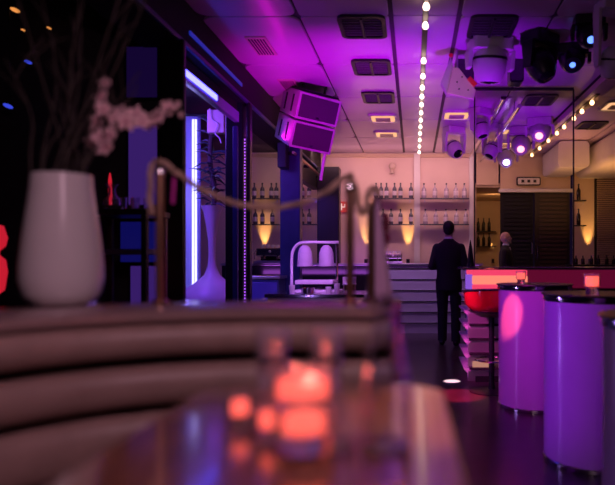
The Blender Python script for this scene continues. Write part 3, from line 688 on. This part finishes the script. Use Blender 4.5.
# LED curtain
cu = thing('light_curtain', 'bright blue white LED light curtain behind the glass doorway', 'curtain', (X(193, 7.8), 7.8, 0))
bm = B(); n = 60
a_, b_ = [], []
pts = []
for i in range(n+1):
    x = -0.10+0.20*i/n; pts.append((x, 0.025*math.sin(i*0.9)))
rs = [[(x, y, z) for x, y in pts]+[(x, y+0.008, z) for x, y in pts[::-1]] for z in (0.02, 3.1)]
rings(bm, rs); link('sheer_fabric', bm, M['curtain'], cu)
for x in (0.02, 0.055): link('led_tube', cyl(B(), (x, -0.05, 0.1), (x, -0.05, 3.05), 0.014, 10), G['blueled'], cu)
link('led_tube', cyl(B(), (-0.09, -0.05, 0.1), (-0.09, -0.05, 3.2), 0.008, 8), G['blueled'], cu)
link('curtain_rod', cyl(B(), (-0.3, 0, 3.12), (0.3, 0, 3.12), 0.02, 10), M['black'], cu)
point('led_light', (X(193, 7.4)-0.1, 7.4, 2.0), 6, (0.3, 0.25, 1.0), 0.05)
# pendant and its loose wire in doorway
t = thing('box_lamp', 'beige box lamp hanging with a loose curly wire in the glass doorway', 'lamp', (X(217, 7.0), 7.0, Z(134, 7.0)))
link('shade', box(B(), (0, 0, 0.14), (0.20, 0.1, 0.27)), M['beige'], t, bevel=0.01)
link('loose_wire', tube(B(), spline([(-0.06, -0.07, 0.28), (-0.04, -0.07, 0.16), (0.03, -0.07, 0.10), (0.0, -0.07, 0.0), (0.05, -0.07, -0.06), (0.07, -0.07, -0.12)], 6), 0.006, 6), M['white'], t)
link('hanger', cyl(B(), (0, 0, 0.27), (0, 0, 3.37-Z(134, 7.0)), 0.01, 8), M['black'], t)
# serving stand with glasses behind the vase
Yt = 4.3; zt = Z(211, Yt)
t = thing('serving_stand', 'tall dark serving stand holding glasses behind the white vase', 'stand', (X(127, Yt), Yt, 0))
link('top', box(B(), (0, 0, zt-0.02), (0.46, 0.40, 0.04)), M['black'], t, bevel=0.005)
link('shelf', box(B(), (0, 0, Z(252, Yt)), (0.42, 0.36, 0.04)), mat('blue_black', (0.03, 0.03, 0.09), 0.4), t, bevel=0.005)
for sx in (-0.2, 0.2):
    for sy in (-0.16, 0.16): link('leg', box(B(), (sx, sy, (zt-0.04)/2), (0.04, 0.04, zt-0.04)), M['black'], t, bevel=0.004)
def tumbler(loc, label, h=0.10, r=0.035, group='glasses on the serving stand', m='glass'):
    o = link('drinking_glass', lathe(B(), [(0.0, 0.0), (r*0.8, 0.0), (r*0.85, 0.008), (r, h), (r*0.93, h), (r*0.78, 0.015), (0.0, 0.015)], seg=20), M[m], loc=loc)
    return tag(o, label, 'glass', group)
for i, u in enumerate((126, 132, 138, 145)):
    tumbler((X(u, 4.25), 4.22+0.06*(i % 2), zt), 'clear tumbler on the serving stand, %s from the red carafe' % ORD[i], 0.09, 0.024)
t = tag(link('carafe', lathe(B(), [(0.0, 0.0), (0.05, 0.0), (0.066, 0.03), (0.06, 0.07), (0.025, 0.11), (0.022, 0.15), (0.045, 0.18), (0.042, 0.18), (0.019, 0.15), (0.021, 0.11), (0.055, 0.07), (0.06, 0.03), (0.0, 0.006)], seg=28), M['glass'], loc=(X(112, 4.2), 4.2, zt)), 'round clear carafe lit red on the serving stand', 'carafe')
t = thing('red_lamp', 'slim red glowing lamp behind the round carafe', 'lamp', (X(110, 4.42), 4.42, zt))
link('tube', lathe(B(), [(0.0, 0.05), (0.010, 0.05), (0.014, 0.10), (0.012, 0.24), (0.004, 0.29)], seg=14), G['red'], t)
link('base', lathe(B(), [(0.0, 0.0), (0.03, 0.0), (0.03, 0.02), (0.012, 0.05), (0, 0.05)], seg=16), M['black'], t)
# red lamp at far left
t = thing('red_globe_lamp', 'red glowing floor lamp at the far left edge', 'lamp', (X(-3, 3.6), 3.6, 0))
link('globe', lathe(B(), [(0.0, Z(296, 3.6)), (0.04, Z(290, 3.6)), (0.055, Z(272, 3.6)), (0.045, Z(260, 3.6)), (0.015, Z(255, 3.6)), (0.015, Z(251, 3.6)), (0.045, Z(246, 3.6)), (0.055, Z(238, 3.6)), (0.035, Z(226, 3.6)), (0.0, Z(224, 3.6))], seg=24), G['red'], t)
link('stem', cyl(B(), (0, 0, 0.02), (0, 0, Z(294, 3.6)), 0.015, 12), M['black'], t)
link('base', lathe(B(), [(0.0, 0.0), (0.15, 0.0), (0.15, 0.012), (0.0, 0.02)], seg=24), M['black'], t)
# tiny lamps in the dark upper left
for u, v, g, lab, s in ((15, 10, 'tiny', 'tiny amber lamp highest in the dark upper left corner', 0.022), (23, 30, 'tiny', 'tiny amber lamp just below the highest one, upper left', 0.010), (49, 28, 'tiny', 'tiny amber lamp right of the other two amber ones', 0.012),
                    (28, 62, 'tinyblue', 'blue slanted lamp in the dark above the vase', 0.018), (8, 106, 'tinyblue', 'blue slanted lamp at the left edge above the vase', 0.022)):
    Yq = 4.6; x, z = X(u, Yq), Z(v, Yq)
    t = thing('hanging_lamp', lab, 'lamp', (x, Yq, z))
    bm = B(); ball(bm, (0, 0, 0), (s*1.8, s, s*0.7), 14, 8, Euler((0, 0.4, 0))); link('lamp_glass', bm, G[g], t)
    if z < 3.3: link('cord', cyl(B(), (0, 0.02, s), (0, 0.02, 3.365-z), 0.003, 6), M['black'], t)
# heat lamp station
Yh = 7.3
t = thing('service_counter', 'steel service counter lit violet under the heat lamps', 'counter', (X(315, Yh), Yh+0.05, 0))
link('carcass', box(B(), (0.05, 0, 0.40), (1.1, 0.74, 0.80)), M['steel'], t, bevel=0.01)
link('worktop', box(B(), (0.05, 0, 0.82), (1.16, 0.80, 0.04)), M['chrome'], t, bevel=0.006)
zh = 0.84
t = thing('heat_lamp_station', 'chrome hoop frame with two bell heat lamps on the service counter', 'heat lamp', (X(314, Yh), Yh, zh))
bm = B(); tube(bm, spline([(-0.27, 0, 0), (-0.27, 0, 0.40), (-0.25, 0, 0.52), (-0.19, 0, 0.59), (-0.10, 0, 0.61), (0.30, 0, 0.61)], 6), 0.018, 12); link('hoop', bm, M['white'], t)
link('post', cyl(B(), (0.28, 0, 0.0), (0.28, 0, 0.60), 0.014, 12), M['chrome'], t)
for sx in (-0.11, 0.15):
    bm = B(); lathe(bm, [(0.0, 0.58), (0.03, 0.575), (0.065, 0.54), (0.085, 0.48), (0.092, 0.36), (0.095, 0.32), (0.088, 0.32), (0.08, 0.47), (0.0, 0.55)], (sx, 0, 0), 28); l = link('lamp_shade', bm, M['cab'], t)
    bm = B(); ball(bm, (sx, 0, 0.39), 0.04); link('lamp_bulb', bm, G['purled'], l)
link('food_tray', box(B(), (0.02, 0, 0.13), (0.46, 0.26, 0.05)), M['white'], t, bevel=0.01)
link('lower_tray', box(B(), (0.05, 0.02, 0.02), (0.56, 0.34, 0.03)), M['white'], t, bevel=0.006)
spot('station_spot', (X(314, Yh)+0.25, Yh-1.5, 2.1), (X(314, Yh), Yh, 1.1), 32, 150, (0.60, 0.20, 1.0), 0.7, 0.04)
t = thing('chrome_pan', 'chrome pan with handle standing on the tray below the heat lamps', 'pan', (X(312, Yh), Yh-0.25, zh))
link('bowl', lathe(B(), [(0.0, 0.0), (0.07, 0.0), (0.08, 0.01), (0.085, 0.07), (0.080, 0.07), (0.075, 0.012), (0.0, 0.010)], seg=28), M['chrome'], t)
link('handle', tube(B(), [(0.08, 0, 0.06), (0.12, -0.01, 0.07), (0.16, -0.02, 0.075)], 0.009, 8), M['black'], t)
for k, (u, h) in enumerate(((296, 0.10), (331, 0.08), (339, 0.12))):
    o = link('steel_cup', lathe(B(), [(0.0, 0.0), (0.028, 0.0), (0.036, h), (0.033, h), (0.025, 0.006), (0.0, 0.006)], seg=20), M['white'], loc=(X(u, Yh), Yh-0.24+0.02*k, zh))
    tag(o, 'white cup on the service counter, %s from left beside the chrome pan' % ORD[k], 'cup', 'cups around the chrome pan')
t = thing('cup_rack', 'small rack with white cups right of the heat lamps', 'rack', (X(349, Yh), Yh+0.05, zh))
link('rack', box(B(), (0, 0, 0.10), (0.16, 0.16, 0.015)), M['steel'], t, bevel=0.003)
for sx in (-0.05, 0.05):
    link('cup', lathe(B(), [(0.0, 0.11), (0.03, 0.11), (0.035, 0.19), (0.031, 0.19), (0.0, 0.12)], (sx, 0, 0), 16), M['white'], t)
for sx in (-0.07, 0.07): link('leg', cyl(B(), (sx, 0, 0), (sx, 0, 0.10), 0.008, 8), M['steel'], t)
# small cabinet seen through the side doorway
t = thing('drinks_cabinet', 'low violet lit cabinet seen between the dark columns', 'cabinet', (X(263, 8.5), 8.6, 0))
link('body', box(B(), (0, 0, 0.48), (0.50, 0.45, 0.96)), M['navy'], t, bevel=0.01)
link('worktop', box(B(), (0, 0, 0.985), (0.54, 0.48, 0.04)), M['steel'], t, bevel=0.004)
dd = link('cabinet_door', box(B(), (0.02, -0.235, 0.50), (0.42, 0.02, 0.84)), mat('blue_panel', (0.10, 0.10, 0.45), 0.3), t, bevel=0.004)
link('handle', cyl(B(), (-0.14, -0.26, 0.6), (-0.14, -0.26, 0.8), 0.008, 8), M['chrome'], dd)
spot('cabinet_spot', (-1.6, 7.3, 2.6), (X(263, 8.5), 8.5, 0.9), 28, 40, (0.35, 0.12, 1.0), 0.7)

# ================================================================== people
def limb(bm, pts, rad, seg=14, flat=1.0):
    """tapered tube with round ends, its rings squashed front-to-back by flat"""
    tube(bm, pts, rad, seg)
    ball(bm, pts[0], rad[0]*1.0, 14, 10); ball(bm, pts[-1], rad[-1]*1.0, 14, 10)
def torso(bm, rows, seg=24):
    rings(bm, [[(cx+rx*math.cos(2*PI*i/seg), cy+ry*math.sin(2*PI*i/seg), z) for i in range(seg)] for cx, cy, z, rx, ry in rows])
def fuse(o, vox, sm=4):
    for m_ in list(o.modifiers): o.modifiers.remove(m_)
    r = o.modifiers.new('r', 'REMESH'); r.mode = 'VOXEL'; r.voxel_size = vox; r.use_smooth_shade = True
    s = o.modifiers.new('s', 'SMOOTH'); s.factor = 0.5; s.iterations = sm
    return o
def person(loc, rz, label, H, hair=True, beard=False, arms='front'):
    """faces -Y locally; origin between the feet"""
    t = thing('person', label, 'person', loc, rz); k = H/1.80
    def V(*p): return Vector(p)*k
    t.scale = (k, k, k)
    # joints
    sh = [Vector((s*0.172, 0.005, 1.425)) for s in (-1, 1)]
    if arms == 'front':
        el = [Vector((s*0.245, 0.03, 1.15)) for s in (-1, 1)]; wr = [Vector((s*0.13, -0.20, 1.13)) for s in (-1, 1)]
    else:
        el = [Vector((s*0.25, 0.03, 1.16)) for s in (-1, 1)]; wr = [Vector((s*0.22, -0.10, 0.93)) for s in (-1, 1)]
    hipz = 0.93
    kn = [Vector((-0.10, -0.02, 0.50)), Vector((0.095, -0.05, 0.50))]
    an = [Vector((-0.105, 0.03, 0.09)), Vector((0.10, -0.05, 0.09))]
    hp = [Vector((s*0.095, 0, hipz)) for s in (-1, 1)]
    # ---- body
    bm = B()
    torso(bm, [(0, 0, 0.86, .15, .10), (0, 0, 0.95, .165, .11), (0, -.005, 1.10, .14, .095), (0, 0, 1.28, .165, .105), (0, 0.005, 1.42, .175, .095), (0, 0.01, 1.49, .10, .07), (0, 0.0, 1.52, .06, .06)])
    limb(bm, [Vector((0, 0.01, 1.48)), Vector((0, -0.01, 1.60))], [0.06, 0.055])
    # head: skull, jaw, nose, ears, brow
    hz = 1.68
    ball(bm, (0, 0.015, hz+0.01), (0.076, 0.095, 0.105), 24, 18)
    ball(bm, (0, -0.03, hz-0.055), (0.056, 0.062, 0.062), 18, 12)
    ball(bm, (0, -0.085, hz-0.085), (0.024, 0.018, 0.018), 12, 8)
    tube(bm, [(0, -0.085, hz+0.02), (0, -0.105, hz-0.02), (0, -0.088, hz-0.032)], [0.008, 0.014, 0.012], 10)
    for s in (-1, 1):
        ball(bm, (s*0.077, 0.01, hz-0.01), (0.010, 0.02, 0.032), 10, 8)
        ball(bm, (s*0.03, -0.078, hz+0.024), (0.024, 0.012, 0.008), 10, 6)
        ball(bm, (s*0.042, -0.066, hz-0.025), (0.020, 0.018, 0.018), 10, 6)
    for lz in (-0.050, -0.062): ball(bm, (0, -0.090, hz+lz), (0.024, 0.009, 0.006), 12, 6)
    for i in range(2):
        s = (-1, 1)[i]
        limb(bm, [sh[i], el[i]], [0.050, 0.038]); limb(bm, [el[i], wr[i]], [0.038, 0.026])
        limb(bm, [hp[i], kn[i]], [0.085, 0.055]); limb(bm, [kn[i], an[i]], [0.052, 0.036])
        limb(bm, [an[i]+Vector((0, 0.02, -0.04)), an[i]+Vector((s*0.02, -0.15, -0.055))], [0.032, 0.024])
        # hand: palm, four fingers, thumb
        d_ = (wr[i]-el[i]).normalized(); pa = wr[i]+d_*0.09
        side = Vector((0, 0, 1)).cross(d_).normalized() if arms == 'front' else Vector((0, 1, 0)); 
        nrm = d_.cross(side).normalized()
        for q in (-0.018, 0.0, 0.018): limb(bm, [wr[i]+side*q*0.8, pa+side*q], [0.020, 0.016], 10)
        for fi, (q, L) in enumerate(((-0.030, 0.058), (-0.010, 0.072), (0.011, 0.076), (0.031, 0.066))):
            a0 = pa+side*q*0.95; a1 = a0+d_*L*0.5; a2 = a1+(d_*0.75-nrm*0.6).normalized()*L*0.3; a3 = a2+(d_*0.2-nrm).normalized()*L*0.3
            tube(bm, [pa-d_*0.02+side*q*0.7, a0, a1, a2, a3], [0.010, 0.0095, 0.009, 0.008, 0.007], 8)
        th = wr[i]+d_*0.03
        tube(bm, [th, th+side*0.035+d_*0.02, th+side*0.052+d_*0.055, th+side*0.046+d_*0.08], [0.014, 0.012, 0.011, 0.008], 8)
    o = link('body', bm, M['skin'], t); fuse(o, 0.0065, 3)
    # eyes
    for s in (-1, 1):
        bm = B(); ball(bm, (s*0.03, -0.074, hz+0.006), (0.011, 0.009, 0.007), 12, 8); e = link('eye', bm, M['shirt'], t)
        bm = B(); ball(bm, (s*0.03, -0.0825, hz+0.006), (0.005, 0.003, 0.005), 10, 6); link('pupil', bm, M['black'], e)
    # ---- trousers
    bm = B(); torso(bm, [(0, 0, 0.84, .165, .115), (0, 0, 0.93, .18, .13), (0, 0, 1.04, .165, .12)])
    for i in range(2):
        limb(bm, [hp[i], kn[i]], [0.100, 0.076], 18); tube(bm, [kn[i]+Vector((0, 0, 0.02)), an[i]+Vector((0, 0.005, -0.03))], [0.076, 0.066], 18)
    fuse(link('trousers', bm, M['suit'], t), 0.011, 3)
    # ---- jacket
    bm = B(); torso(bm, [(0, 0.005, 0.80, .192, .140), (0, 0.005, 0.86, .192, .140), (0, 0, 1.0, .178, .13), (0, 0, 1.10, .172, .125), (0, 0.0, 1.28, .205, .135), (0, 0.005, 1.38, .215, .125), (0, 0.01, 1.445, .195, .105), (0, 0.013, 1.485, .145, .088), (0, 0.015, 1.52, .09, .076), (0, 0.012, 1.545, .068, .066)])
    for i in range(2):
        limb(bm, [sh[i]+Vector((0, 0, -0.01)), el[i]], [0.066, 0.054], 16); limb(bm, [el[i], wr[i]-(wr[i]-el[i]).normalized()*0.03], [0.058, 0.042], 16)
    j = fuse(link('jacket', bm, M['suit'], t), 0.011, 3)
    # shirt collar: ring around the neck, and shirt front
    bm = B(); lathe(bm, [(0.062, 1.53), (0.064, 1.56), (0.058, 1.575), (0.054, 1.57), (0.056, 1.53)], (0, 0.002, 0), 24, caps=False)
    prism(bm, [(-0.045, -0.078, 1.51), (0.045, -0.078, 1.51), (0.0, -0.134, 1.26)], (0, 0.02, 0.0)); link('shirt', bm, M['shirt'], t)
    for i in range(2):
        s = (-1, 1)[i]; a_ = an[i]
        bm = B(); limb(bm, [a_+Vector((0, 0.03, -0.045)), a_+Vector((s*0.02, -0.10, -0.055)), a_+Vector((s*0.03, -0.18, -0.062))], [0.042, 0.040, 0.026], 16)
        sh_ = link('shoe', bm, M['shoe'], t); fuse(sh_, 0.008, 2)
    if hair:
        bm = B(); ball(bm, (0, 0.030, hz+0.035), (0.083, 0.098, 0.094), 24, 16)
        ball(bm, (0, 0.060, hz-0.020), (0.070, 0.060, 0.062), 18, 12); ball(bm, (0, -0.03, hz+0.085), (0.065, 0.06, 0.035), 16, 10)
        fuse(link('hair', bm, M['hair'], t), 0.007, 3)
    if beard:
        bm = B(); ball(bm, (0, -0.045, hz-0.082), (0.052, 0.056, 0.034), 18, 12); ball(bm, (0, -0.092, hz-0.044), (0.028, 0.012, 0.006), 12, 6)
        for s in (-1, 1): ball(bm, (s*0.064, -0.012, hz-0.05), (0.012, 0.028, 0.035), 10, 8)
        fuse(link('beard', bm, M['beard'], t), 0.006, 2)
    return t
p1 = person((X(449, 8.6), 8.65, 0.0), PI-0.15, 'man in a black suit seen from behind, standing before the slatted bar', 1.79)
p2 = person((X(506, 10.9), 10.9, 0.0), PI/2-0.25, 'bald bearded man in a dark suit in profile before the dark double door', 1.74, hair=False, beard=True, arms='down')
spot('man_spot', (1.1, 8.6, 3.1), (X(506, 10.9), 10.9, 1.6), 16, 14, (1.0, 0.62, 0.45), 0.7)

# ================================================================== foreground booth
path = spline([(0.02, 1.53, 0), (-0.18, 1.53, 0), (-0.38, 1.52, 0), (-0.58, 1.47, 0), (-0.76, 1.36, 0), (-0.89, 1.19, 0), (-0.96, 0.98, 0), (-0.99, 0.7, 0), (-1.0, 0.3, 0), (-1.0, 0.0, 0)], 8)
path[0] = Vector((-0.045, 1.53, 0)); path = [path[0]]+[p for p in path[1:] if p.x < -0.06]
def sweep(bm, sec):
    """section of (outward offset, z) swept along the booth curve; positive offset = away from the table"""
    rs = []
    for i, p in enumerate(path):
        d_ = (path[min(i+1, len(path)-1)]-path[max(i-1, 0)]).normalized(); nrm = Vector((d_.y, -d_.x, 0))
        rs.append([p+nrm*o_+Vector((0, 0, z)) for o_, z in sec])
    return rings(bm, rs)
bq = thing('banquette', 'curved tan leather banquette with horizontal rolls under a brown ledge', 'banquette', (0, 0, 0))
n0 = (path[1]-path[0]).normalized(); 
def roll(z0, z1, d0, bulge):
    out = [(d0+0.06, z0)]
    for k in range(9):
        a = -PI/2+PI*k/8; out.append((d0-bulge*math.cos(a)**0.7 if math.cos(a) > 0 else d0, (z0+z1)/2+(z1-z0)/2*math.sin(a)))
    out.append((d0+0.06, z1)); return out
link('ledge', sweep(B(), [(0.0, 1.105), (-0.008, 1.110), (-0.008, 1.125), (0.0, 1.130), (0.34, 1.130), (0.345, 1.105)]), M['ledge'], bq)
link('back_panel', sweep(B(), [(0.06, 0.0), (0.06, 1.104), (0.32, 1.104), (0.32, 0.0)]), M['blackmat'], bq)
for z0, z1 in ((1.020, 1.100), (0.905, 0.998), (0.76, 0.885)):
    link('backrest_roll', sweep(B(), roll(z0, z1, 0.02, 0.045)), M['leather'], bq)
link('seat_cushion', sweep(B(), [(-0.30, 0.60), (-0.33, 0.63), (-0.33, 0.70), (-0.30, 0.725), (-0.02, 0.725), (0.03, 0.70), (0.03, 0.60)]), M['leather'], bq)
link('seat_base', sweep(B(), [(-0.27, 0.0), (-0.27, 0.60), (0.04, 0.60), (0.04, 0.0)]), M['black'], bq)
# vase
zl = 1.130; Yv = 1.68
v = thing('vase', 'tall white ceramic vase holding orchids on the ledge', 'vase', (X(62, Yv), Yv, zl))
link('body', lathe(B(), [(0.0, 0.0), (0.068, 0.0), (0.082, 0.006), (0.098, 0.03), (0.106, 0.07), (0.105, 0.11), (0.098, 0.18), (0.089, 0.25), (0.080, 0.32), (0.077, 0.362), (0.073, 0.362), (0.076, 0.32), (0.085, 0.25), (0.093, 0.18), (0.100, 0.11), (0.100, 0.07), (0.08, 0.012), (0.0, 0.010)], seg=56), M['vase'], v)
vx, vy, vz = v.location
# orchid
def V2(u, vv, dy=0.0): return Vector((X(u, Yv+dy), Yv+dy, Z(vv, Yv+dy)))
orc = thing('orchid', 'pale pink orchid spray arching right out of the white vase', 'orchid', (vx, vy, vz+0.02))
def L(p): return Vector(p)-Vector(orc.location)
s1 = [V2(70, 296), V2(78, 200), V2(86, 150), V2(92, 110), V2(100, 84)]
s2 = [V2(66, 296), V2(80, 190), V2(92, 155), V2(112, 125), V2(140, 120), V2(165, 112), V2(181, 108)]
for s in (s1, s2): link('flower_stem', tube(B(), spline([L(p) for p in s], 6), 0.0035, 8), M['stem'], orc)
def flower(c, sc, seed):
    random.seed(seed); bm = B(); rot = Euler((random.uniform(-0.5, 0.6)+PI/2, random.uniform(-0.5, 0.5), random.uniform(-0.7, 0.7))); R_ = rot.to_matrix()
    for q in range(5):
        a = 2*PI*q/5+PI/2; wd = 1.0 if q in (1, 4) else 0.62
        rows = []
        for tt, ww in ((0.0, 0.15), (0.3, 0.75), (0.6, 1.0), (0.85, 0.7), (1.0, 0.12)):
            row = []
            for e in (-1, -0.4, 0.4, 1): row.append(Vector((tt*0.030, e*ww*0.014*wd, 0.006*tt*tt*(1-e*e*0.3)+(0.003*(1-abs(e))))))
            rows.append(row)
        pts = []
        for row in rows: pts.append([bm.verts.new(c+R_ @ (Matrix.Rotation(a, 3, 'Z') @ p)*sc) for p in row])
        for r0, r1 in zip(pts, pts[1:]):
            for j in range(3): bm.faces.new((r0[j], r0[j+1], r1[j+1], r1[j]))
    f = link('blossom', bm, M['petal'], orc); s_ = f.modifiers.new('so', 'SOLIDIFY'); s_.thickness = 0.0012
    bm = B(); ball(bm, c+R_ @ Vector((0, 0, 0.004))*sc, 0.0055*sc, 10, 8); link('blossom_centre', bm, M['petalc'], f)
for i, (u, vv, sc, dy) in enumerate(((105, 84, 0.7, 0), (101, 97, 0.8, .01), (104, 110, 0.85, -.01), (97, 122, 0.8, .02), (101, 138, 0.95, 0), (110, 136, 1.0, -.03), (92, 132, 0.7, .03), (116, 118, 1.0, 0), (126, 122, 1.0, -.02), (122, 113, 0.8, .02), (136, 115, 0.9, 0), (142, 122, 0.9, -.01), (150, 122, 0.85, .01), (158, 117, 0.8, 0), (168, 108, 0.75, 0), (105, 148, 0.9, -.02), (91, 142, 0.7, .02))):
    flower(L(V2(u, vv, dy)), sc*1.0, i+3)
for i, (u, vv) in enumerate(((175, 108), (181, 115), (178, 104))):
    bm = B(); ball(bm, L(V2(u, vv)), (0.007, 0.006, 0.009), 10, 8); link('bud', bm, M['petal'], orc)
# dry branches
br = thing('dry_branches', 'tall thin dark twigs rising from the white vase', 'branches', (vx, vy, vz+0.02))
random.seed(3)
for i in range(13):
    a = random.uniform(0, 2*PI); tx, ty = random.uniform(-0.16, 0.20), random.uniform(-0.1, 0.16); hh = random.uniform(0.6, 0.95)
    pts = spline([(0.03*math.cos(a), 0.03*math.sin(a), 0.0), (0.05*math.cos(a)+tx*0.2, 0.05*math.sin(a)+ty*0.2, 0.35), (tx*0.6, ty*0.6, 0.35+(hh-0.35)*0.5), (tx*1.1+random.uniform(-.04, .04), ty, hh)], 6)
    bm = B(); tube(bm, pts, [0.0045*(1-0.7*j/len(pts)) for j in range(len(pts))], 7)
    for q in range(3):
        j = random.randrange(12, len(pts)-2); p = pts[j]; e = p+Vector((random.uniform(-.09, .09), random.uniform(-.06, .06), random.uniform(.04, .12)))
        tube(bm, [p, (p+e)/2+Vector((0, 0, .01)), e], [0.002, 0.0018, 0.001], 5)
    link('twig', bm, M['stem'], br)
# posts and rope
Yp = 1.72
def post(u, v0, Y, r, m, label, capm):
    x = X(u, Y); h = Z(v0, Y)-zl
    t = thing('rope_post', label, 'post', (x, Y, zl), 0, 'posts on the ledge')
    link('shaft', cyl(B(), (0, 0, 0.006), (0, 0, h-0.02), r, 20), m, t)
    link('foot', lathe(B(), [(0.0, 0.0), (r*2.2, 0.0), (r*2.2, 0.006), (r*1.2, 0.012), (0, 0.012)], seg=24), m, t)
    link('cap', lathe(B(), [(0.0, h-0.02), (r*1.15, h-0.02), (r*1.2, h-0.005), (r*0.8, h+0.004), (0.0, h+0.006)], seg=20), capm, t)
    return t
post(160, 168, Yp, 0.0115, M['brass'], 'brown metal rope post on the ledge right of the vase', M['chrome'])
post(350, 184, Yp, 0.0115, M['brass'], 'brown metal rope post with pale cap at the right end of the ledge', M['chrome'])
post(371, 198, 1.80, 0.0115, mat('dark_bronze', (0.20, 0.11, 0.08), 0.35, 0.8), 'darker rope post beside the draped lilac cloth', M['brass'])
def rope(ctrl, r=0.0085, strands=3, turns=26):
    c = spline(ctrl, 14); bm = B(); n = len(c)
    for s in range(strands):
        pts = []
        for i, p in enumerate(c):
            d_ = c[min(i+1, n-1)]-c[max(i-1, 0)]; x, y = frame_of(d_); a = 2*PI*s/strands+turns*2*PI*i/n
            pts.append(p+(x*math.cos(a)+y*math.sin(a))*r*0.55)
        tube(bm, pts, r*0.62, 7)
    return bm
def RP(u, v_, Y=Yp-0.02): return (X(u, Y), Y, Z(v_, Y))
tag(link('rope', rope([RP(151, 214), RP(150, 195), RP(151, 172), RP(155, 162, Yp), RP(163, 162, Yp), RP(176, 172), RP(200, 188), RP(235, 203), RP(270, 208), RP(300, 203), RP(325, 192), RP(344, 178, Yp-0.02), RP(352, 175, Yp)], turns=60), M['rope']), 'thick pale rope sagging between the two brown posts', 'rope')
tag(link('rope', rope([RP(351, 179, Yp+.0), RP(356, 190, 1.73), RP(358, 205, 1.74), RP(362, 213, 1.76), RP(367, 206, 1.78), RP(368, 196, 1.79), RP(373, 188, 1.80), RP(379, 194, 1.81)], turns=16), M['rope']), 'short looped rope end between the capped post and the darker post', 'rope')
t = tag(link('ribbon_tag', box(B(), (X(173, 1.71), 1.715, Z(188, 1.71)), (0.010, 0.004, 0.09), Euler((0, 0.06, 0))), mat('pink_ribbon', (0.6, 0.04, 0.4), 0.6), bevel=0.0015), 'narrow pink ribbon hanging from the rope by the left post', 'ribbon')
# lilac cloth draped
Yc = 1.84
bm = B(); rs = []
for j in range(14):
    tt = j/13; v_ = 198+tt*108; cx = X(376+tt*4, Yc); wd = (0.008+0.032*tt); z = max(Z(v_, Yc), zl+0.002); ring = []
    for i in range(36):
        a = 2*PI*i/36; rr = 1+0.16*math.sin(6*a+tt)*tt; ring.append((cx+wd*rr*math.cos(a), Yc+wd*0.6*rr*math.sin(a), z))
    rs.append(ring)
tag(link('draped_cloth', rings(bm, rs), M['cloth']), 'lilac folded cloth standing beside the darker post on the ledge', 'cloth')
t = thing('burgundy_flowers', 'small hanging spray of burgundy flowers right of the lilac cloth', 'flowers', (X(385, 1.92), 1.92, Z(245, 1.86)))
random.seed(5); bm = B()
for i in range(26):
    z = random.uniform(0, 0.10); ball(bm, (random.uniform(-.010, .010), random.uniform(-.012, .012), z), random.uniform(.005, .009), 8, 6)
link('petals', bm, M['burg'], t)
link('stem', tube(B(), [(0, 0, 0.0), (0.003, 0, 0.06), (-0.010, -0.05, 0.12), (-0.0128, -0.11, 0.151)], 0.002, 6), M['stem'], t)

# high table
tb = thing('wooden_table', 'glossy brown wooden table in the blurred foreground', 'table', (-0.18, 0.74, 0))
bm = B(); prism(bm, [(x, y, 0.965) for x, y in rrect(-0.24, 0.24, -0.52, 0.50, 0.09, 8)], (0, 0, 0.035)); link('tabletop', bm, M['tablewood'], tb, bevel=0.005)
link('pedestal', cyl(B(), (0, 0, 0.02), (0, 0, 0.965), 0.04, 24), M['black'], tb)
link('foot_plate', lathe(B(), [(0.0, 0.0), (0.20, 0.0), (0.20, 0.012), (0.06, 0.03), (0.0, 0.03)], seg=40), M['black'], tb)
# bottle on table
def TP(u, v_): 
    Y = 0.26*600/(v_-258); return (X(u, Y), Y, 1.0)
wb = thing('water_bottle', 'clear conical glass water bottle on the table, right of the candles', 'bottle', TP(386, 446))
link('glass_body', lathe(B(), [(0.0, 0.0), (0.030, 0.0), (0.034, 0.006), (0.0345, 0.05), (0.031, 0.10), (0.022, 0.15), (0.014, 0.185), (0.013, 0.205), (0.011, 0.205), (0.012, 0.184), (0.019, 0.15), (0.028, 0.10), (0.0315, 0.05), (0.030, 0.010), (0.0, 0.009)], seg=36), M['bottleglass'], wb)
link('bottle_ring', lathe(B(), [(0.0135, 0.195), (0.0155, 0.196), (0.0155, 0.206), (0.0125, 0.207)], seg=24, caps=False), M['chrome'], wb)
def tglass(u, v_, h, r, label):
    return tumbler(TP(u, v_), label, h, r, 'clear glasses on the wooden table')
tglass(272, 420, 0.150, 0.026, 'tall clear glass on the table, left of the bright candle')
tglass(326, 418, 0.150, 0.026, 'tall clear glass on the table, between bright candle and bottle')
tglass(343, 452, 0.07, 0.022, 'short clear glass on the table beside the water bottle')
def tea(u, v_, rr, z0, z1, h, label):
    t = thing('tea_light', label, 'candle', TP(u, v_), 0, 'red tea lights on the wooden table')
    link('glass_cup', lathe(B(), [(0.0, 0.0), (rr+0.003, 0.0), (rr+0.006, 0.006), (rr+0.008, h), (rr+0.005, h), (rr+0.003, z0-0.003), (0.0, z0-0.004)], seg=28), M['glass'], t)
    link('candle', lathe(B(), [(0.0, z0), (rr, z0), (rr, z1), (0.0, z1+0.002)], seg=24), G['candle'], t)
    return t
tea(303, 440, 0.036, 0.066, 0.086, 0.100, 'widest and brightest red candle glass at the table centre')
tea(304, 455, 0.027, 0.034, 0.054, 0.065, 'second red candle glass, just in front of the brightest one')
tea(270, 440, 0.014, 0.020, 0.040, 0.050, 'small red tea light just left of the two central candle glasses')
tea(240, 428, 0.012, 0.022, 0.042, 0.050, 'small red tea light farthest left on the table')
point('table_candle', (X(303, .8), 0.86, 1.10), 0.35, (1.0, 0.15, 0.10), 0.01)
